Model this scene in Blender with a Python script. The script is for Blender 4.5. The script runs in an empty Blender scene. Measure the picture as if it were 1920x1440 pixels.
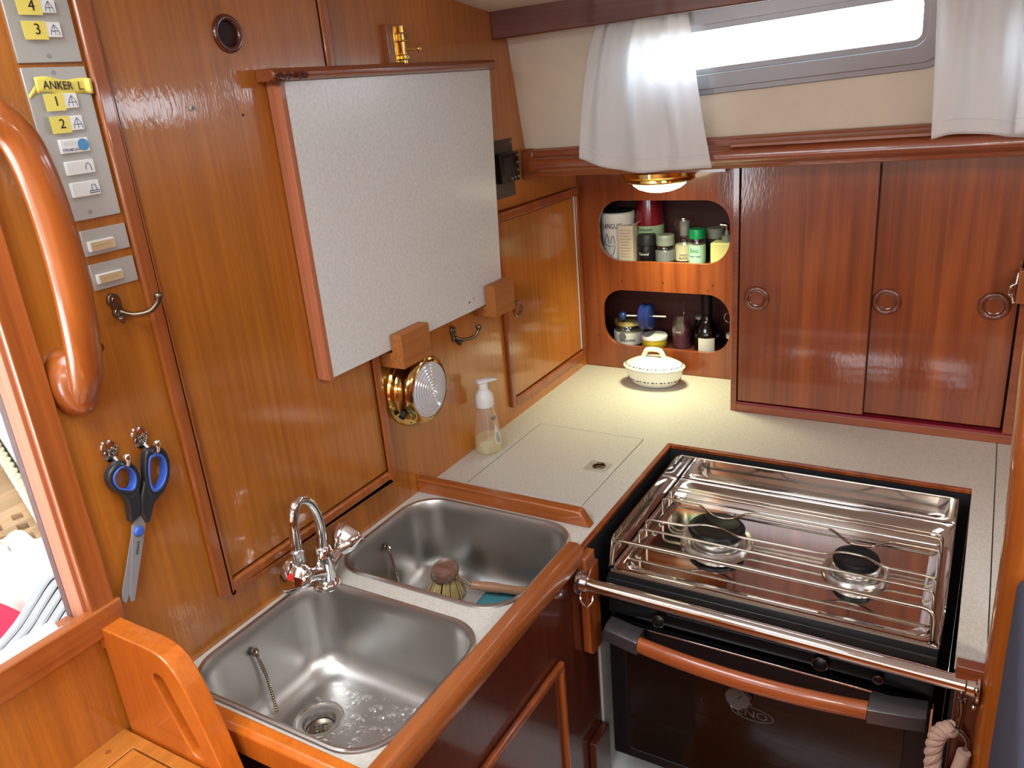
import bpy, bmesh, math, random
from mathutils import Vector, Matrix
PI = math.pi
random.seed(4)
S = bpy.context.scene
COL = S.collection

# ------------------------------------------------------------------ camera
cd = bpy.data.cameras.new('camera')
cam = bpy.data.objects.new('camera', cd); COL.objects.link(cam)
yaw, pitch, roll = 0.5543272, 0.3557295, -0.0876033
fwd = Vector((-math.sin(yaw)*math.cos(pitch), math.cos(yaw)*math.cos(pitch), -math.sin(pitch)))
rgt = Vector((math.cos(yaw), math.sin(yaw), 0)); upv = rgt.cross(fwd)
r2 = math.cos(roll)*rgt + math.sin(roll)*upv
u2 = -math.sin(roll)*rgt + math.cos(roll)*upv
M = Matrix((r2, u2, -fwd)).transposed().to_4x4()
M.translation = Vector((0.91975, -1.88077, 0.73573))
cam.matrix_world = M
cd.sensor_width = 36.0; cd.lens = 1510.74/1920*36
cd.clip_start = 0.02; cd.clip_end = 200
S.camera = cam

# ------------------------------------------------------------------ world, daylight, exposure
w = bpy.data.worlds.new('sky'); S.world = w; w.use_nodes = True
bg = w.node_tree.nodes['Background']
bg.inputs[0].default_value = (0.86, 0.93, 1.0, 1); bg.inputs[1].default_value = 7.0
S.view_settings.view_transform = 'Standard'; S.view_settings.look = 'None'
S.view_settings.gamma = 1; S.view_settings.use_curve_mapping = False
S.view_settings.exposure = 0.90
S.cycles.max_bounces = 10; S.cycles.transparent_max_bounces = 12
S.cycles.sample_clamp_indirect = 6.0; S.cycles.caustics_reflective = False; S.cycles.caustics_refractive = False

def portal(name, loc, size, rot):
    l = bpy.data.lights.new(name, 'AREA'); l.shape = 'RECTANGLE'; l.size, l.size_y = size
    l.cycles.is_portal = True
    o = bpy.data.objects.new(name, l); COL.objects.link(o); o.location = loc; o.rotation_euler = rot
portal('sky_portal_companionway_top', (0.25, -1.84, 1.06), (0.66, 0.62), (0, 0, 0))
portal('sky_portal_companionway', (-0.12, -1.8, 0.58), (0.8, 0.74), (0, -PI/2, 0))
portal('sky_portal_hatch', (1.55, -1.84, 1.06), (0.62, 0.56), (0, 0, 0))
portal('sky_portal_window', (0.54, -0.24, 0.77), (0.6, 0.13), (-PI/2, 0, 0))
portal('sky_portal_window', (1.24, -0.24, 0.75), (0.66, 0.14), (-PI/2, 0, 0))
portal('sky_portal_window', (0.5, -3.16, 0.73), (0.75, 0.2), (PI/2, 0, 0))
portal('sky_portal_window', (1.6, -3.16, 0.73), (0.75, 0.2), (PI/2, 0, 0))

# ------------------------------------------------------------------ materials
def new_mat(name):
    m = bpy.data.materials.new(name); m.use_nodes = True
    return m, m.node_tree, m.node_tree.nodes['Principled BSDF']
def P(name, color, rough=0.5, metal=0.0, bump=0.0, bscale=200, coat=0.0, **kw):
    m, nt, b = new_mat(name)
    b.inputs['Base Color'].default_value = (*color, 1)
    b.inputs['Roughness'].default_value = rough; b.inputs['Metallic'].default_value = metal
    b.inputs['Coat Weight'].default_value = coat
    for k, v in kw.items(): b.inputs[k.replace('_', ' ')].default_value = v
    # a little tonal variation on every surface
    tc = nt.nodes.new('ShaderNodeTexCoord'); n = nt.nodes.new('ShaderNodeTexNoise'); n.inputs['Scale'].default_value = 22
    hs = nt.nodes.new('ShaderNodeHueSaturation'); hs.inputs['Color'].default_value = (*color, 1)
    mr = nt.nodes.new('ShaderNodeMapRange'); mr.inputs[3].default_value = 0.93; mr.inputs[4].default_value = 1.07
    nt.links.new(tc.outputs['Object'], n.inputs['Vector']); nt.links.new(n.outputs[0], mr.inputs[0])
    nt.links.new(mr.outputs[0], hs.inputs['Value']); nt.links.new(hs.outputs[0], b.inputs['Base Color'])
    if bump:
        n2 = nt.nodes.new('ShaderNodeTexNoise'); n2.inputs['Scale'].default_value = bscale
        bp = nt.nodes.new('ShaderNodeBump'); bp.inputs['Strength'].default_value = bump; bp.inputs['Distance'].default_value = 0.001
        nt.links.new(tc.outputs['Object'], n2.inputs['Vector']); nt.links.new(n2.outputs[0], bp.inputs['Height'])
        nt.links.new(bp.outputs[0], b.inputs['Normal'])
    return m
def wood(name, dark, light, grain='z', across='y', plank=0.12, rough=0.2, peel=0.12, seed=0.0, figure=0.35, coat=0.9):
    m, nt, b = new_mat(name); N = nt.nodes; L = nt.links
    tc = N.new('ShaderNodeTexCoord')
    mp = N.new('ShaderNodeMapping'); s = [75, 75, 75]; s['xyz'.index(grain)] = 2.2
    mp.inputs['Scale'].default_value = s; mp.inputs['Location'].default_value = (seed, seed*.7, seed*1.3)
    L.new(tc.outputs['Object'], mp.inputs[0])
    n1 = N.new('ShaderNodeTexNoise'); n1.inputs['Scale'].default_value = 1.6; n1.inputs['Detail'].default_value = 6; n1.inputs['Distortion'].default_value = 0.4
    L.new(mp.outputs[0], n1.inputs['Vector'])
    mp2 = N.new('ShaderNodeMapping'); s2 = [9, 9, 9]; s2['xyz'.index(grain)] = 1.1
    mp2.inputs['Scale'].default_value = s2; mp2.inputs['Location'].default_value = (seed*2, seed, seed)
    L.new(tc.outputs['Object'], mp2.inputs[0])
    wv = N.new('ShaderNodeTexNoise'); wv.inputs['Scale'].default_value = 1.0; wv.inputs['Detail'].default_value = 2
    L.new(mp2.outputs[0], wv.inputs['Vector'])
    # cathedral figure: contour lines of the broad noise
    fm = N.new('ShaderNodeMath'); fm.operation = 'MULTIPLY'; fm.inputs[1].default_value = 26
    fs = N.new('ShaderNodeMath'); fs.operation = 'SINE'
    L.new(wv.outputs[0], fm.inputs[0]); L.new(fm.outputs[0], fs.inputs[0])
    fa = N.new('ShaderNodeMath'); fa.operation = 'MULTIPLY_ADD'; fa.inputs[1].default_value = 0.10*figure; fa.inputs[2].default_value = 0.0
    L.new(fs.outputs[0], fa.inputs[0])
    ad = N.new('ShaderNodeMath'); ad.operation = 'ADD'; L.new(n1.outputs[0], ad.inputs[0]); L.new(fa.outputs[0], ad.inputs[1])
    cr = N.new('ShaderNodeValToRGB')
    cr.color_ramp.elements[0].position = 0.18; cr.color_ramp.elements[0].color = (*dark, 1)
    cr.color_ramp.elements[1].position = 0.80; cr.color_ramp.elements[1].color = (*light, 1)
    L.new(ad.outputs[0], cr.inputs[0])
    # boards with slightly different tone
    sp = N.new('ShaderNodeSeparateXYZ'); L.new(tc.outputs['Object'], sp.inputs[0])
    dv = N.new('ShaderNodeMath'); dv.operation = 'DIVIDE'; dv.inputs[1].default_value = plank
    L.new(sp.outputs['xyz'.index(across)], dv.inputs[0])
    fl = N.new('ShaderNodeMath'); fl.operation = 'FLOOR'; L.new(dv.outputs[0], fl.inputs[0])
    wn = N.new('ShaderNodeTexWhiteNoise'); wn.noise_dimensions = '1D'; L.new(fl.outputs[0], wn.inputs['W'])
    mr = N.new('ShaderNodeMapRange'); mr.inputs[3].default_value = 0.84; mr.inputs[4].default_value = 1.16
    L.new(wn.outputs[0], mr.inputs[0])
    n3 = N.new('ShaderNodeTexNoise'); n3.inputs['Scale'].default_value = 4; L.new(tc.outputs['Object'], n3.inputs['Vector'])
    mr3 = N.new('ShaderNodeMapRange'); mr3.inputs[3].default_value = 0.82; mr3.inputs[4].default_value = 1.18; L.new(n3.outputs[0], mr3.inputs[0])
    mm = N.new('ShaderNodeMath'); mm.operation = 'MULTIPLY'; L.new(mr.outputs[0], mm.inputs[0]); L.new(mr3.outputs[0], mm.inputs[1])
    hs = N.new('ShaderNodeHueSaturation'); L.new(cr.outputs[0], hs.inputs['Color']); L.new(mm.outputs[0], hs.inputs['Value'])
    L.new(hs.outputs[0], b.inputs['Base Color'])
    b.inputs['Roughness'].default_value = rough+0.15; b.inputs['Coat Weight'].default_value = coat; b.inputs['Coat Roughness'].default_value = 0.07
    n4 = N.new('ShaderNodeTexNoise'); n4.inputs['Scale'].default_value = 1; n4.inputs['Detail'].default_value = 3
    mp4 = N.new('ShaderNodeMapping'); s4 = [260, 260, 260]; s4['xyz'.index(grain)] = 60; mp4.inputs['Scale'].default_value = s4
    L.new(tc.outputs['Object'], mp4.inputs[0]); L.new(mp4.outputs[0], n4.inputs['Vector'])
    bp = N.new('ShaderNodeBump'); bp.inputs['Strength'].default_value = peel; bp.inputs['Distance'].default_value = 0.0008
    L.new(n4.outputs[0], bp.inputs['Height']); L.new(bp.outputs[0], b.inputs['Normal']); L.new(bp.outputs[0], b.inputs['Coat Normal'])
    return m
def glass(name, tint=(1, 1, 1), rough=0.02, fac=0.10, milk=0.0):
    m, nt, b = new_mat(name); N = nt.nodes; L = nt.links
    N.remove(b); out = N['Material Output']
    t = N.new('ShaderNodeBsdfTransparent'); t.inputs[0].default_value = (*tint, 1)
    g = N.new('ShaderNodeBsdfGlossy'); g.inputs['Roughness'].default_value = rough; g.inputs[0].default_value = (1, 1, 1, 1)
    fr = N.new('ShaderNodeFresnel'); fr.inputs[0].default_value = 1.45
    ad = N.new('ShaderNodeMath'); ad.operation = 'ADD'; ad.use_clamp = True; ad.inputs[1].default_value = fac-0.04
    mx = N.new('ShaderNodeMixShader')
    ge = N.new('ShaderNodeNewGeometry'); iv = N.new('ShaderNodeMath'); iv.operation = 'SUBTRACT'; iv.inputs[0].default_value = 1.0; L.new(ge.outputs['Backfacing'], iv.inputs[1])
    ml = N.new('ShaderNodeMath'); ml.operation = 'MULTIPLY'; L.new(ad.outputs[0], ml.inputs[0]); L.new(iv.outputs[0], ml.inputs[1])
    L.new(fr.outputs[0], ad.inputs[0]); L.new(ml.outputs[0], mx.inputs[0]); L.new(t.outputs[0], mx.inputs[1]); L.new(g.outputs[0], mx.inputs[2]); L.new(mx.outputs[0], out.inputs[0])
    if milk:
        df = N.new('ShaderNodeBsdfDiffuse'); df.inputs[0].default_value = (*tint, 1); m2 = N.new('ShaderNodeMixShader'); m2.inputs[0].default_value = milk
        L.new(mx.outputs[0], m2.inputs[1]); L.new(df.outputs[0], m2.inputs[2]); L.new(m2.outputs[0], out.inputs[0])
    return m
def brushed(name, color=(0.5, 0.49, 0.47), rough=0.27, scale=(3, 160, 160), amt=0.10, bump=0.06):
    m, nt, b = new_mat(name); N = nt.nodes; L = nt.links
    b.inputs['Metallic'].default_value = 1.0; b.inputs['Base Color'].default_value = (*color, 1)
    tc = N.new('ShaderNodeTexCoord'); mp = N.new('ShaderNodeMapping'); mp.inputs['Scale'].default_value = scale
    n = N.new('ShaderNodeTexNoise'); n.inputs['Scale'].default_value = 2; n.inputs['Detail'].default_value = 4
    L.new(tc.outputs['Object'], mp.inputs[0]); L.new(mp.outputs[0], n.inputs['Vector'])
    mr = N.new('ShaderNodeMapRange'); mr.inputs[3].default_value = rough-amt; mr.inputs[4].default_value = rough+amt
    L.new(n.outputs[0], mr.inputs[0]); L.new(mr.outputs[0], b.inputs['Roughness'])
    bp = N.new('ShaderNodeBump'); bp.inputs['Strength'].default_value = bump; bp.inputs['Distance'].default_value = 0.0008
    L.new(n.outputs[0], bp.inputs['Height']); L.new(bp.outputs[0], b.inputs['Normal'])
    return m
def speckle(name, base, dark, scale=260, rough=0.35, bump=0.03):
    m, nt, b = new_mat(name); N = nt.nodes; L = nt.links
    tc = N.new('ShaderNodeTexCoord'); n = N.new('ShaderNodeTexNoise'); n.inputs['Scale'].default_value = scale; n.inputs['Detail'].default_value = 3
    L.new(tc.outputs['Object'], n.inputs['Vector'])
    cr = N.new('ShaderNodeValToRGB'); cr.color_ramp.elements[0].position = 0.35; cr.color_ramp.elements[1].position = 0.62
    cr.color_ramp.elements[0].color = (*dark, 1); cr.color_ramp.elements[1].color = (*base, 1)
    L.new(n.outputs[0], cr.inputs[0]); L.new(cr.outputs[0], b.inputs['Base Color'])
    b.inputs['Roughness'].default_value = rough
    bp = N.new('ShaderNodeBump'); bp.inputs['Strength'].default_value = bump; bp.inputs['Distance'].default_value = 0.0006
    L.new(n.outputs[0], bp.inputs['Height']); L.new(bp.outputs[0], b.inputs['Normal'])
    return m

M_ = {}
M_['bulk'] = wood('varnished_teak_bulkhead', (0.34, 0.098, 0.010), (0.52, 0.178, 0.018), 'z', 'y', 0.13, 0.17, 0.28)
M_['bulk_pane'] = wood('varnished_teak_locker_panel', (0.33, 0.096, 0.010), (0.51, 0.174, 0.018), 'z', 'y', 0.17, 0.17, 0.28, 3.1)
M_['cab'] = wood('varnished_mahogany_cabinet', (0.19, 0.036, 0.008), (0.35, 0.082, 0.016), 'z', 'x', 0.085, 0.16, 0.18, 1.7, 1.7, 0.75)
M_['cab_x'] = wood('varnished_mahogany_rail_lengthwise', (0.17, 0.034, 0.010), (0.32, 0.075, 0.02), 'x', 'z', 0.3, 0.2, 0.08, 5.2)
M_['teak_x'] = wood('teak_strip_lengthwise', (0.20, 0.045, 0.008), (0.42, 0.115, 0.02), 'x', 'z', 0.3, 0.22, 0.08, 2.2)
M_['teak_y'] = wood('teak_strip_crosswise', (0.19, 0.042, 0.008), (0.40, 0.11, 0.02), 'y', 'z', 0.3, 0.22, 0.08, 4.4)
M_['teak_z'] = wood('teak_upright', (0.24, 0.055, 0.01), (0.45, 0.125, 0.022), 'z', 'y', 0.5, 0.2, 0.08, 6.1)
M_['dark'] = wood('dark_varnished_mahogany', (0.055, 0.009, 0.004), (0.105, 0.019, 0.007), 'z', 'y', 0.2, 0.17, 0.08, 7.7)
M_['beam'] = wood('dark_mahogany_beam', (0.07, 0.013, 0.007), (0.15, 0.032, 0.014), 'x', 'z', 0.2, 0.25, 0.08, 8.7)
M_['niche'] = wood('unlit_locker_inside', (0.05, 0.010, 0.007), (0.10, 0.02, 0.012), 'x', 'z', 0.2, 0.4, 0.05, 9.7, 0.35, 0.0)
M_['post'] = wood('amber_varnished_post', (0.30, 0.065, 0.008), (0.46, 0.12, 0.014), 'z', 'x', 0.5, 0.2, 0.05, 19.1)
M_['ringwood'] = wood('dark_turned_wood_ring', (0.10, 0.020, 0.006), (0.19, 0.040, 0.010), 'x', 'z', 0.5, 0.2, 0.05, 23.1)
M_['grabwood'] = wood('dark_amber_varnished_handle', (0.24, 0.054, 0.008), (0.38, 0.095, 0.013), 'z', 'y', 0.5, 0.15, 0.05, 20.1, 0.35, 0.6)
M_['railwood'] = wood('red_brown_varnished_rail', (0.16, 0.034, 0.009), (0.30, 0.070, 0.015), 'y', 'z', 0.5, 0.2, 0.05, 21.1)
M_['cap'] = wood('varnished_sink_edge', (0.20, 0.050, 0.010), (0.36, 0.10, 0.018), 'y', 'z', 0.3, 0.22, 0.08, 22.4)
M_['orange'] = wood('bright_varnished_teak', (0.46, 0.095, 0.008), (0.64, 0.165, 0.014), 'z', 'x', 0.2, 0.2, 0.08, 10.7)
M_['orange_y'] = wood('bright_varnished_teak_step', (0.40, 0.12, 0.015), (0.62, 0.23, 0.035), 'y', 'x', 0.2, 0.2, 0.08, 11.7)
M_['block'] = wood('oiled_teak_block', (0.28, 0.088, 0.016), (0.44, 0.15, 0.030), 'y', 'x', 0.2, 0.5, 0.2, 12.7, 0.35, 0.0)
M_['pale'] = wood('bare_wood_strip', (0.36, 0.11, 0.045), (0.50, 0.17, 0.075), 'z', 'x', 0.2, 0.5, 0.1, 13.7, 0.35, 0.1)
M_['grate'] = wood('scrubbed_teak_grating', (0.42, 0.25, 0.13), (0.62, 0.42, 0.25), 'y', 'x', 0.06, 0.6, 0.1, 14.7, 0.35, 0.0)
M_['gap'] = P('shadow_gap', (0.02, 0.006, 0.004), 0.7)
M_['counter'] = speckle('speckled_white_laminate', (0.60, 0.565, 0.50), (0.52, 0.485, 0.42), 240)
M_['flap'] = speckle('pebbled_white_laminate', (0.74, 0.75, 0.72), (0.66, 0.67, 0.64), 170, 0.30, 0.012)
M_['cream'] = P('cream_hull_lining', (0.70, 0.60, 0.46), 0.55, bump=0.05)
M_['ceil'] = P('cream_headliner', (0.72, 0.68, 0.60), 0.6, bump=0.1)
M_['alu'] = brushed('grey_anodised_aluminium', (0.30, 0.30, 0.31), 0.42, (2, 60, 60), 0.04)
M_['plate'] = P('satin_aluminium_plate', (0.52, 0.51, 0.46), 0.36, 0.45)
M_['sink'] = brushed('brushed_stainless_sink', (0.52, 0.50, 0.475), 0.34, (4, 130, 130), 0.04)
M_['hob'] = brushed('polished_stainless_hob', (0.66, 0.63, 0.60), 0.07, (2, 60, 60), 0.015, 0.0)
M_['chrome'] = P('chrome', (0.80, 0.80, 0.80), 0.05, 1.0)
M_['steel'] = P('polished_steel_wire', (0.40, 0.34, 0.27), 0.18, 1.0)
M_['ringsteel'] = P('satin_steel_burner_ring', (0.66, 0.63, 0.59), 0.24, 0.9)
M_['brass'] = P('polished_brass', (0.83, 0.56, 0.18), 0.12, 1.0)
M_['bronze'] = P('antique_bronze', (0.20, 0.15, 0.10), 0.32, 1.0, bump=0.2, bscale=150)
M_['ctlplate'] = P('brownish_metal_plate', (0.10, 0.075, 0.06), 0.45, 0.6)
M_['black'] = P('black_enamel', (0.006, 0.006, 0.007), 0.30, Specular_IOR_Level=0.3)
M_['etch'] = P('dim_etched_print', (0.07, 0.06, 0.055), 0.5)
M_['blackm'] = P('matt_black', (0.014, 0.014, 0.016), 0.5)
M_['capblack'] = P('enamel_burner_cap', (0.006, 0.006, 0.007), 0.40, Specular_IOR_Level=0.25)
M_['white'] = P('white_plastic', (0.80, 0.80, 0.79), 0.3)
M_['whitep'] = P('white_painted_ply', (0.62, 0.64, 0.62), 0.4)
M_['button'] = P('ivory_button', (0.78, 0.78, 0.72), 0.35)
M_['tan'] = P('tan_button_face', (0.58, 0.42, 0.22), 0.45)
M_['tape'] = P('yellow_tape', (0.80, 0.66, 0.13), 0.4)
M_['ink'] = P('black_ink', (0.015, 0.014, 0.02), 0.5)
M_['inkblue'] = P('blue_grey_print', (0.10, 0.11, 0.22), 0.5)
M_['faint'] = P('faded_print', (0.42, 0.27, 0.13), 0.5)
M_['bluedot'] = P('blue_sticker', (0.08, 0.26, 0.50), 0.4)
M_['red'] = P('red_dot', (0.65, 0.02, 0.02), 0.4)
M_['grip'] = P('black_grip', (0.02, 0.022, 0.026), 0.35)
M_['gripblue'] = P('blue_grip', (0.05, 0.13, 0.55), 0.35)
M_['blade'] = P('scissor_steel', (0.34, 0.34, 0.35), 0.35, 0.35)
M_['ceramic'] = P('cream_glazed_ceramic', (0.80, 0.79, 0.71), 0.16, coat=0.4)
M_['glass'] = glass('clear_glass')
M_['pane'] = glass('window_pane', (0.93, 0.97, 1.0), 0.01, 0.06)
M_['oven_glass'] = glass('tinted_oven_glass', (0.26, 0.16, 0.10), 0.05, 0.05)
M_['brownglass'] = glass('dark_green_glass', (0.035, 0.06, 0.015), 0.03, 0.06)
M_['plastic_clear'] = glass('clear_soap_bottle', (0.985, 0.985, 0.975), 0.04, 0.06, 0.07)
M_['soap'] = glass('pale_yellow_soap', (0.96, 0.93, 0.66), 0.03, 0.05, 0.22)
M_['fabric_blue'] = P('blue_grey_corduroy', (0.065, 0.072, 0.11), 0.9, bump=0.6, bscale=500)
M_['fleece'] = P('white_fleece', (0.85, 0.80, 0.74), 0.95, bump=0.8, bscale=60)
M_['redcloth'] = P('red_cushion_cover', (0.75, 0.02, 0.08), 0.8)
M_['sponge'] = P('turquoise_sponge_cloth', (0.08, 0.30, 0.34), 0.9, bump=0.5, bscale=400)
M_['bristle'] = P('natural_bristle', (0.62, 0.45, 0.18), 0.7)
M_['brushwood'] = wood('wet_beech', (0.36, 0.16, 0.075), (0.54, 0.27, 0.14), 'x', 'z', 0.2, 0.45, 0.1, 15.7)
M_['brushdark'] = wood('wet_dark_brush_head', (0.09, 0.03, 0.018), (0.28, 0.14, 0.09), 'x', 'z', 0.2, 0.35, 0.1, 16.7)
M_['rope'] = P('pinkish_rope', (0.55, 0.36, 0.28), 0.9, bump=0.7, bscale=300)
M_['ropeW'] = P('cream_rope', (0.75, 0.70, 0.52), 0.9, bump=0.5, bscale=200)
M_['hood'] = P('shade_hood_canvas', (0.45, 0.42, 0.36), 0.9)  # only for the added hood that shades the cockpit
M_['gel'] = P('white_gelcoat', (0.82, 0.83, 0.80), 0.3)
M_['greyplastic'] = P('grey_ribbed_plastic', (0.45, 0.47, 0.49), 0.45)
M_['cream_box'] = P('cream_carton', (0.62, 0.55, 0.42), 0.6)
M_['tin'] = P('off_white_tin', (0.66, 0.66, 0.62), 0.3)
M_['ketchup'] = P('dark_red_sauce_bottle', (0.22, 0.01, 0.02), 0.15, coat=0.4)
M_['lblgreen'] = P('pale_green_label', (0.40, 0.58, 0.33), 0.5)
M_['lblmint'] = P('mint_label', (0.40, 0.66, 0.52), 0.5)
M_['green'] = P('green_lid', (0.0, 0.22, 0.07), 0.3)
M_['greylid'] = P('grey_screw_lid', (0.22, 0.24, 0.21), 0.35)
M_['lblwhite'] = P('white_label', (0.66, 0.66, 0.62), 0.5)
M_['lblgrey'] = P('grey_label', (0.16, 0.17, 0.18), 0.5)
M_['lblcream'] = P('cream_label', (0.60, 0.55, 0.36), 0.5)
M_['yellowbox'] = P('pale_yellow_soap_block', (0.70, 0.68, 0.28), 0.4)
M_['goldlid'] = P('gold_lid', (0.55, 0.48, 0.20), 0.25, 0.8)
M_['bluepl'] = P('navy_blue_plastic', (0.015, 0.03, 0.16), 0.3)
M_['mustard'] = P('yellow_mustard', (0.62, 0.52, 0.03), 0.4)
M_['jam'] = P('purple_contents', (0.07, 0.015, 0.03), 0.4)
M_['greycontent'] = P('grey_contents', (0.16, 0.17, 0.14), 0.6)
M_['hobsilver'] = P('satin_silver_handle_end', (0.16, 0.155, 0.16), 0.32, 0.8)
M_['handlewood'] = wood('red_varnished_handle', (0.25, 0.045, 0.01), (0.44, 0.11, 0.024), 'x', 'z', 0.3, 0.22, 0.05, 18.7)
m, nt, b = new_mat('lit_lamp_lens')
b.inputs['Base Color'].default_value = (0.9, 0.9, 0.8, 1); b.inputs['Emission Color'].default_value = (1, 0.93, 0.62, 1); b.inputs['Emission Strength'].default_value = 4
M_['lit'] = m
# ribbed unlit lens
m, nt, b = new_mat('ribbed_glass_lens')
b.inputs['Base Color'].default_value = (0.72, 0.74, 0.78, 1); b.inputs['Roughness'].default_value = 0.12; b.inputs['Metallic'].default_value = 0.35; b.inputs['Coat Weight'].default_value = 0.6
M_['lens'] = m
# curtain cloth
m, nt, b = new_mat('thin_white_curtain_cloth'); N = nt.nodes; L = nt.links
b.inputs['Base Color'].default_value = (0.95, 0.94, 0.92, 1); b.inputs['Roughness'].default_value = 0.9
t = N.new('ShaderNodeBsdfTranslucent'); t.inputs[0].default_value = (0.96, 0.98, 1.0, 1)
mx = N.new('ShaderNodeMixShader'); mx.inputs[0].default_value = 0.5
wv = N.new('ShaderNodeTexNoise'); wv.inputs['Scale'].default_value = 350; bp = N.new('ShaderNodeBump'); bp.inputs['Strength'].default_value = 0.15; bp.inputs['Distance'].default_value = 0.001
tc = N.new('ShaderNodeTexCoord'); L.new(tc.outputs['Object'], wv.inputs['Vector']); L.new(wv.outputs[0], bp.inputs['Height']); L.new(bp.outputs[0], b.inputs['Normal'])
L.new(b.outputs[0], mx.inputs[1]); L.new(t.outputs[0], mx.inputs[2]); L.new(mx.outputs[0], N['Material Output'].inputs[0])
M_['curtain'] = m

# ------------------------------------------------------------------ geometry helpers
class MB:
    def __init__(s): s.bm = bmesh.new()
    def face(s, vs):
        try: return s.bm.faces.new(vs)
        except ValueError: return None
    def box(s, x0, x1, y0, y1, z0, z1):
        v = [s.bm.verts.new(p) for p in ((x0,y0,z0),(x1,y0,z0),(x1,y1,z0),(x0,y1,z0),(x0,y0,z1),(x1,y0,z1),(x1,y1,z1),(x0,y1,z1))]
        for f in ((0,3,2,1),(4,5,6,7),(0,1,5,4),(1,2,6,5),(2,3,7,6),(3,0,4,7)): s.face([v[i] for i in f])
        return s
    def rings(s, rings, closed=True, cap0=True, cap1=True):
        R = [[s.bm.verts.new(p) for p in r] for r in rings]; n = len(R[0])
        for a, b in zip(R, R[1:]):
            for i in range(n if closed else n-1):
                j = (i+1) % n; s.face([a[i], a[j], b[j], b[i]])
        if cap0: s.face(list(reversed(R[0])))
        if cap1: s.face(R[-1])
        return s
    def prism(s, pts, axis, a, b):
        f = {'x': lambda u, v, w: (w, u, v), 'y': lambda u, v, w: (u, w, v), 'z': lambda u, v, w: (u, v, w)}[axis]
        return s.rings([[f(u, v, a) for u, v in pts], [f(u, v, b) for u, v in pts]])
    def plate(s, outer, holes, axis, a, b):
        f = {'x': lambda u, v, w: (w, u, v), 'y': lambda u, v, w: (u, w, v), 'z': lambda u, v, w: (u, v, w)}[axis]
        loops = [outer]+list(holes); V = {}
        for w_ in (a, b):
            es = []
            for li, lp in enumerate(loops):
                vs = [s.bm.verts.new(f(u, v, w_)) for u, v in lp]; V[(li, w_)] = vs
                for i in range(len(vs)): es.append(s.bm.edges.new((vs[i], vs[(i+1) % len(vs)])))
            bmesh.ops.triangle_fill(s.bm, use_beauty=True, use_dissolve=False, edges=es)
        for li in range(len(loops)):
            A, B = V[(li, a)], V[(li, b)]
            for i in range(len(A)):
                j = (i+1) % len(A); s.face([A[i], A[j], B[j], B[i]])
        return s
    def tube(s, pts, r, seg=12, closed=False, flat=None, up=(0, 0, 1), cap=True):
        pts = [Vector(p) for p in pts]; n = len(pts)
        rs = r if isinstance(r, (list, tuple)) else [r]*n
        prev = None; R = []
        for i, p in enumerate(pts):
            if closed: t = (pts[(i+1) % n]-pts[i-1])
            else: t = pts[min(i+1, n-1)]-pts[max(i-1, 0)]
            t.normalize()
            if flat is not None: u = Vector(up)
            else: u = prev if prev is not None else (Vector((0, 0, 1)) if abs(t.z) < .9 else Vector((1, 0, 0)))
            a = (u - t*u.dot(t)); a.normalize(); b_ = t.cross(a); prev = a
            k = flat if flat is not None else 1.0
            R.append([p+a*math.cos(2*PI*j/seg)*rs[i]*k+b_*math.sin(2*PI*j/seg)*rs[i] for j in range(seg)])
        if closed: R.append(R[0])
        if closed:
            VV = [[s.bm.verts.new(p) for p in r_] for r_ in R[:-1]]; VV.append(VV[0])
            for A, B in zip(VV, VV[1:]):
                for j in range(seg): s.face([A[j], A[(j+1) % seg], B[(j+1) % seg], B[j]])
            return s
        return s.rings(R, cap0=cap, cap1=cap)
    def lathe(s, prof, c, axis=(0, 0, 1), seg=32, sx=1.0, sy=1.0, ref=None, cap0=False, cap1=False):
        c = Vector(c); ax = Vector(axis).normalized()
        r0 = Vector(ref) if ref else (Vector((1, 0, 0)) if abs(ax.x) < .9 else Vector((0, 1, 0)))
        a = (r0-ax*r0.dot(ax)).normalized(); b_ = ax.cross(a)
        R = [[c+ax*h+a*math.cos(2*PI*j/seg)*max(r, 1e-5)*sx+b_*math.sin(2*PI*j/seg)*max(r, 1e-5)*sy for j in range(seg)] for r, h in prof]
        return s.rings(R, cap0=cap0, cap1=cap1)
    def disc(s, c, r, axis, h, seg=28, sx=1, sy=1, ref=None): return s.lathe([(r, 0), (r, h)], c, axis, seg, sx, sy, ref, True, True)
    def ball(s, c, r, seg=10, sz=1.0, sx=1.0, sy=1.0):
        m_ = seg//2+1
        return s.lathe([(r*math.sin(PI*i/m_), -r*sz*math.cos(PI*i/m_)) for i in range(m_+1)], c, (0, 0, 1), seg, sx, sy)
    def grid(s, fn, nu, nv):
        V = [[s.bm.verts.new(fn(i/nu, j/nv)) for j in range(nv+1)] for i in range(nu+1)]
        for i in range(nu):
            for j in range(nv): s.face([V[i][j], V[i+1][j], V[i+1][j+1], V[i][j+1]])
        return s
    def torus(s, c, R, r, axis, seg=32, ss=10, sx=1, sy=1, ref=None):
        c = Vector(c); ax = Vector(axis).normalized()
        r0 = Vector(ref) if ref else (Vector((1, 0, 0)) if abs(ax.x) < .9 else Vector((0, 1, 0)))
        a = (r0-ax*r0.dot(ax)).normalized(); b_ = ax.cross(a)
        V = []
        for i in range(seg):
            d = a*math.cos(2*PI*i/seg)*sx+b_*math.sin(2*PI*i/seg)*sy
            V.append([s.bm.verts.new(c+d*R+(d.normalized()*math.cos(2*PI*j/ss)+ax*math.sin(2*PI*j/ss))*r) for j in range(ss)])
        for i in range(seg):
            A, B = V[i], V[(i+1) % seg]
            for j in range(ss): s.face([A[j], A[(j+1) % ss], B[(j+1) % ss], B[j]])
        return s
    def xf(s, fn):
        for v in s.bm.verts: v.co = Vector(fn(v.co))
        return s

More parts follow.
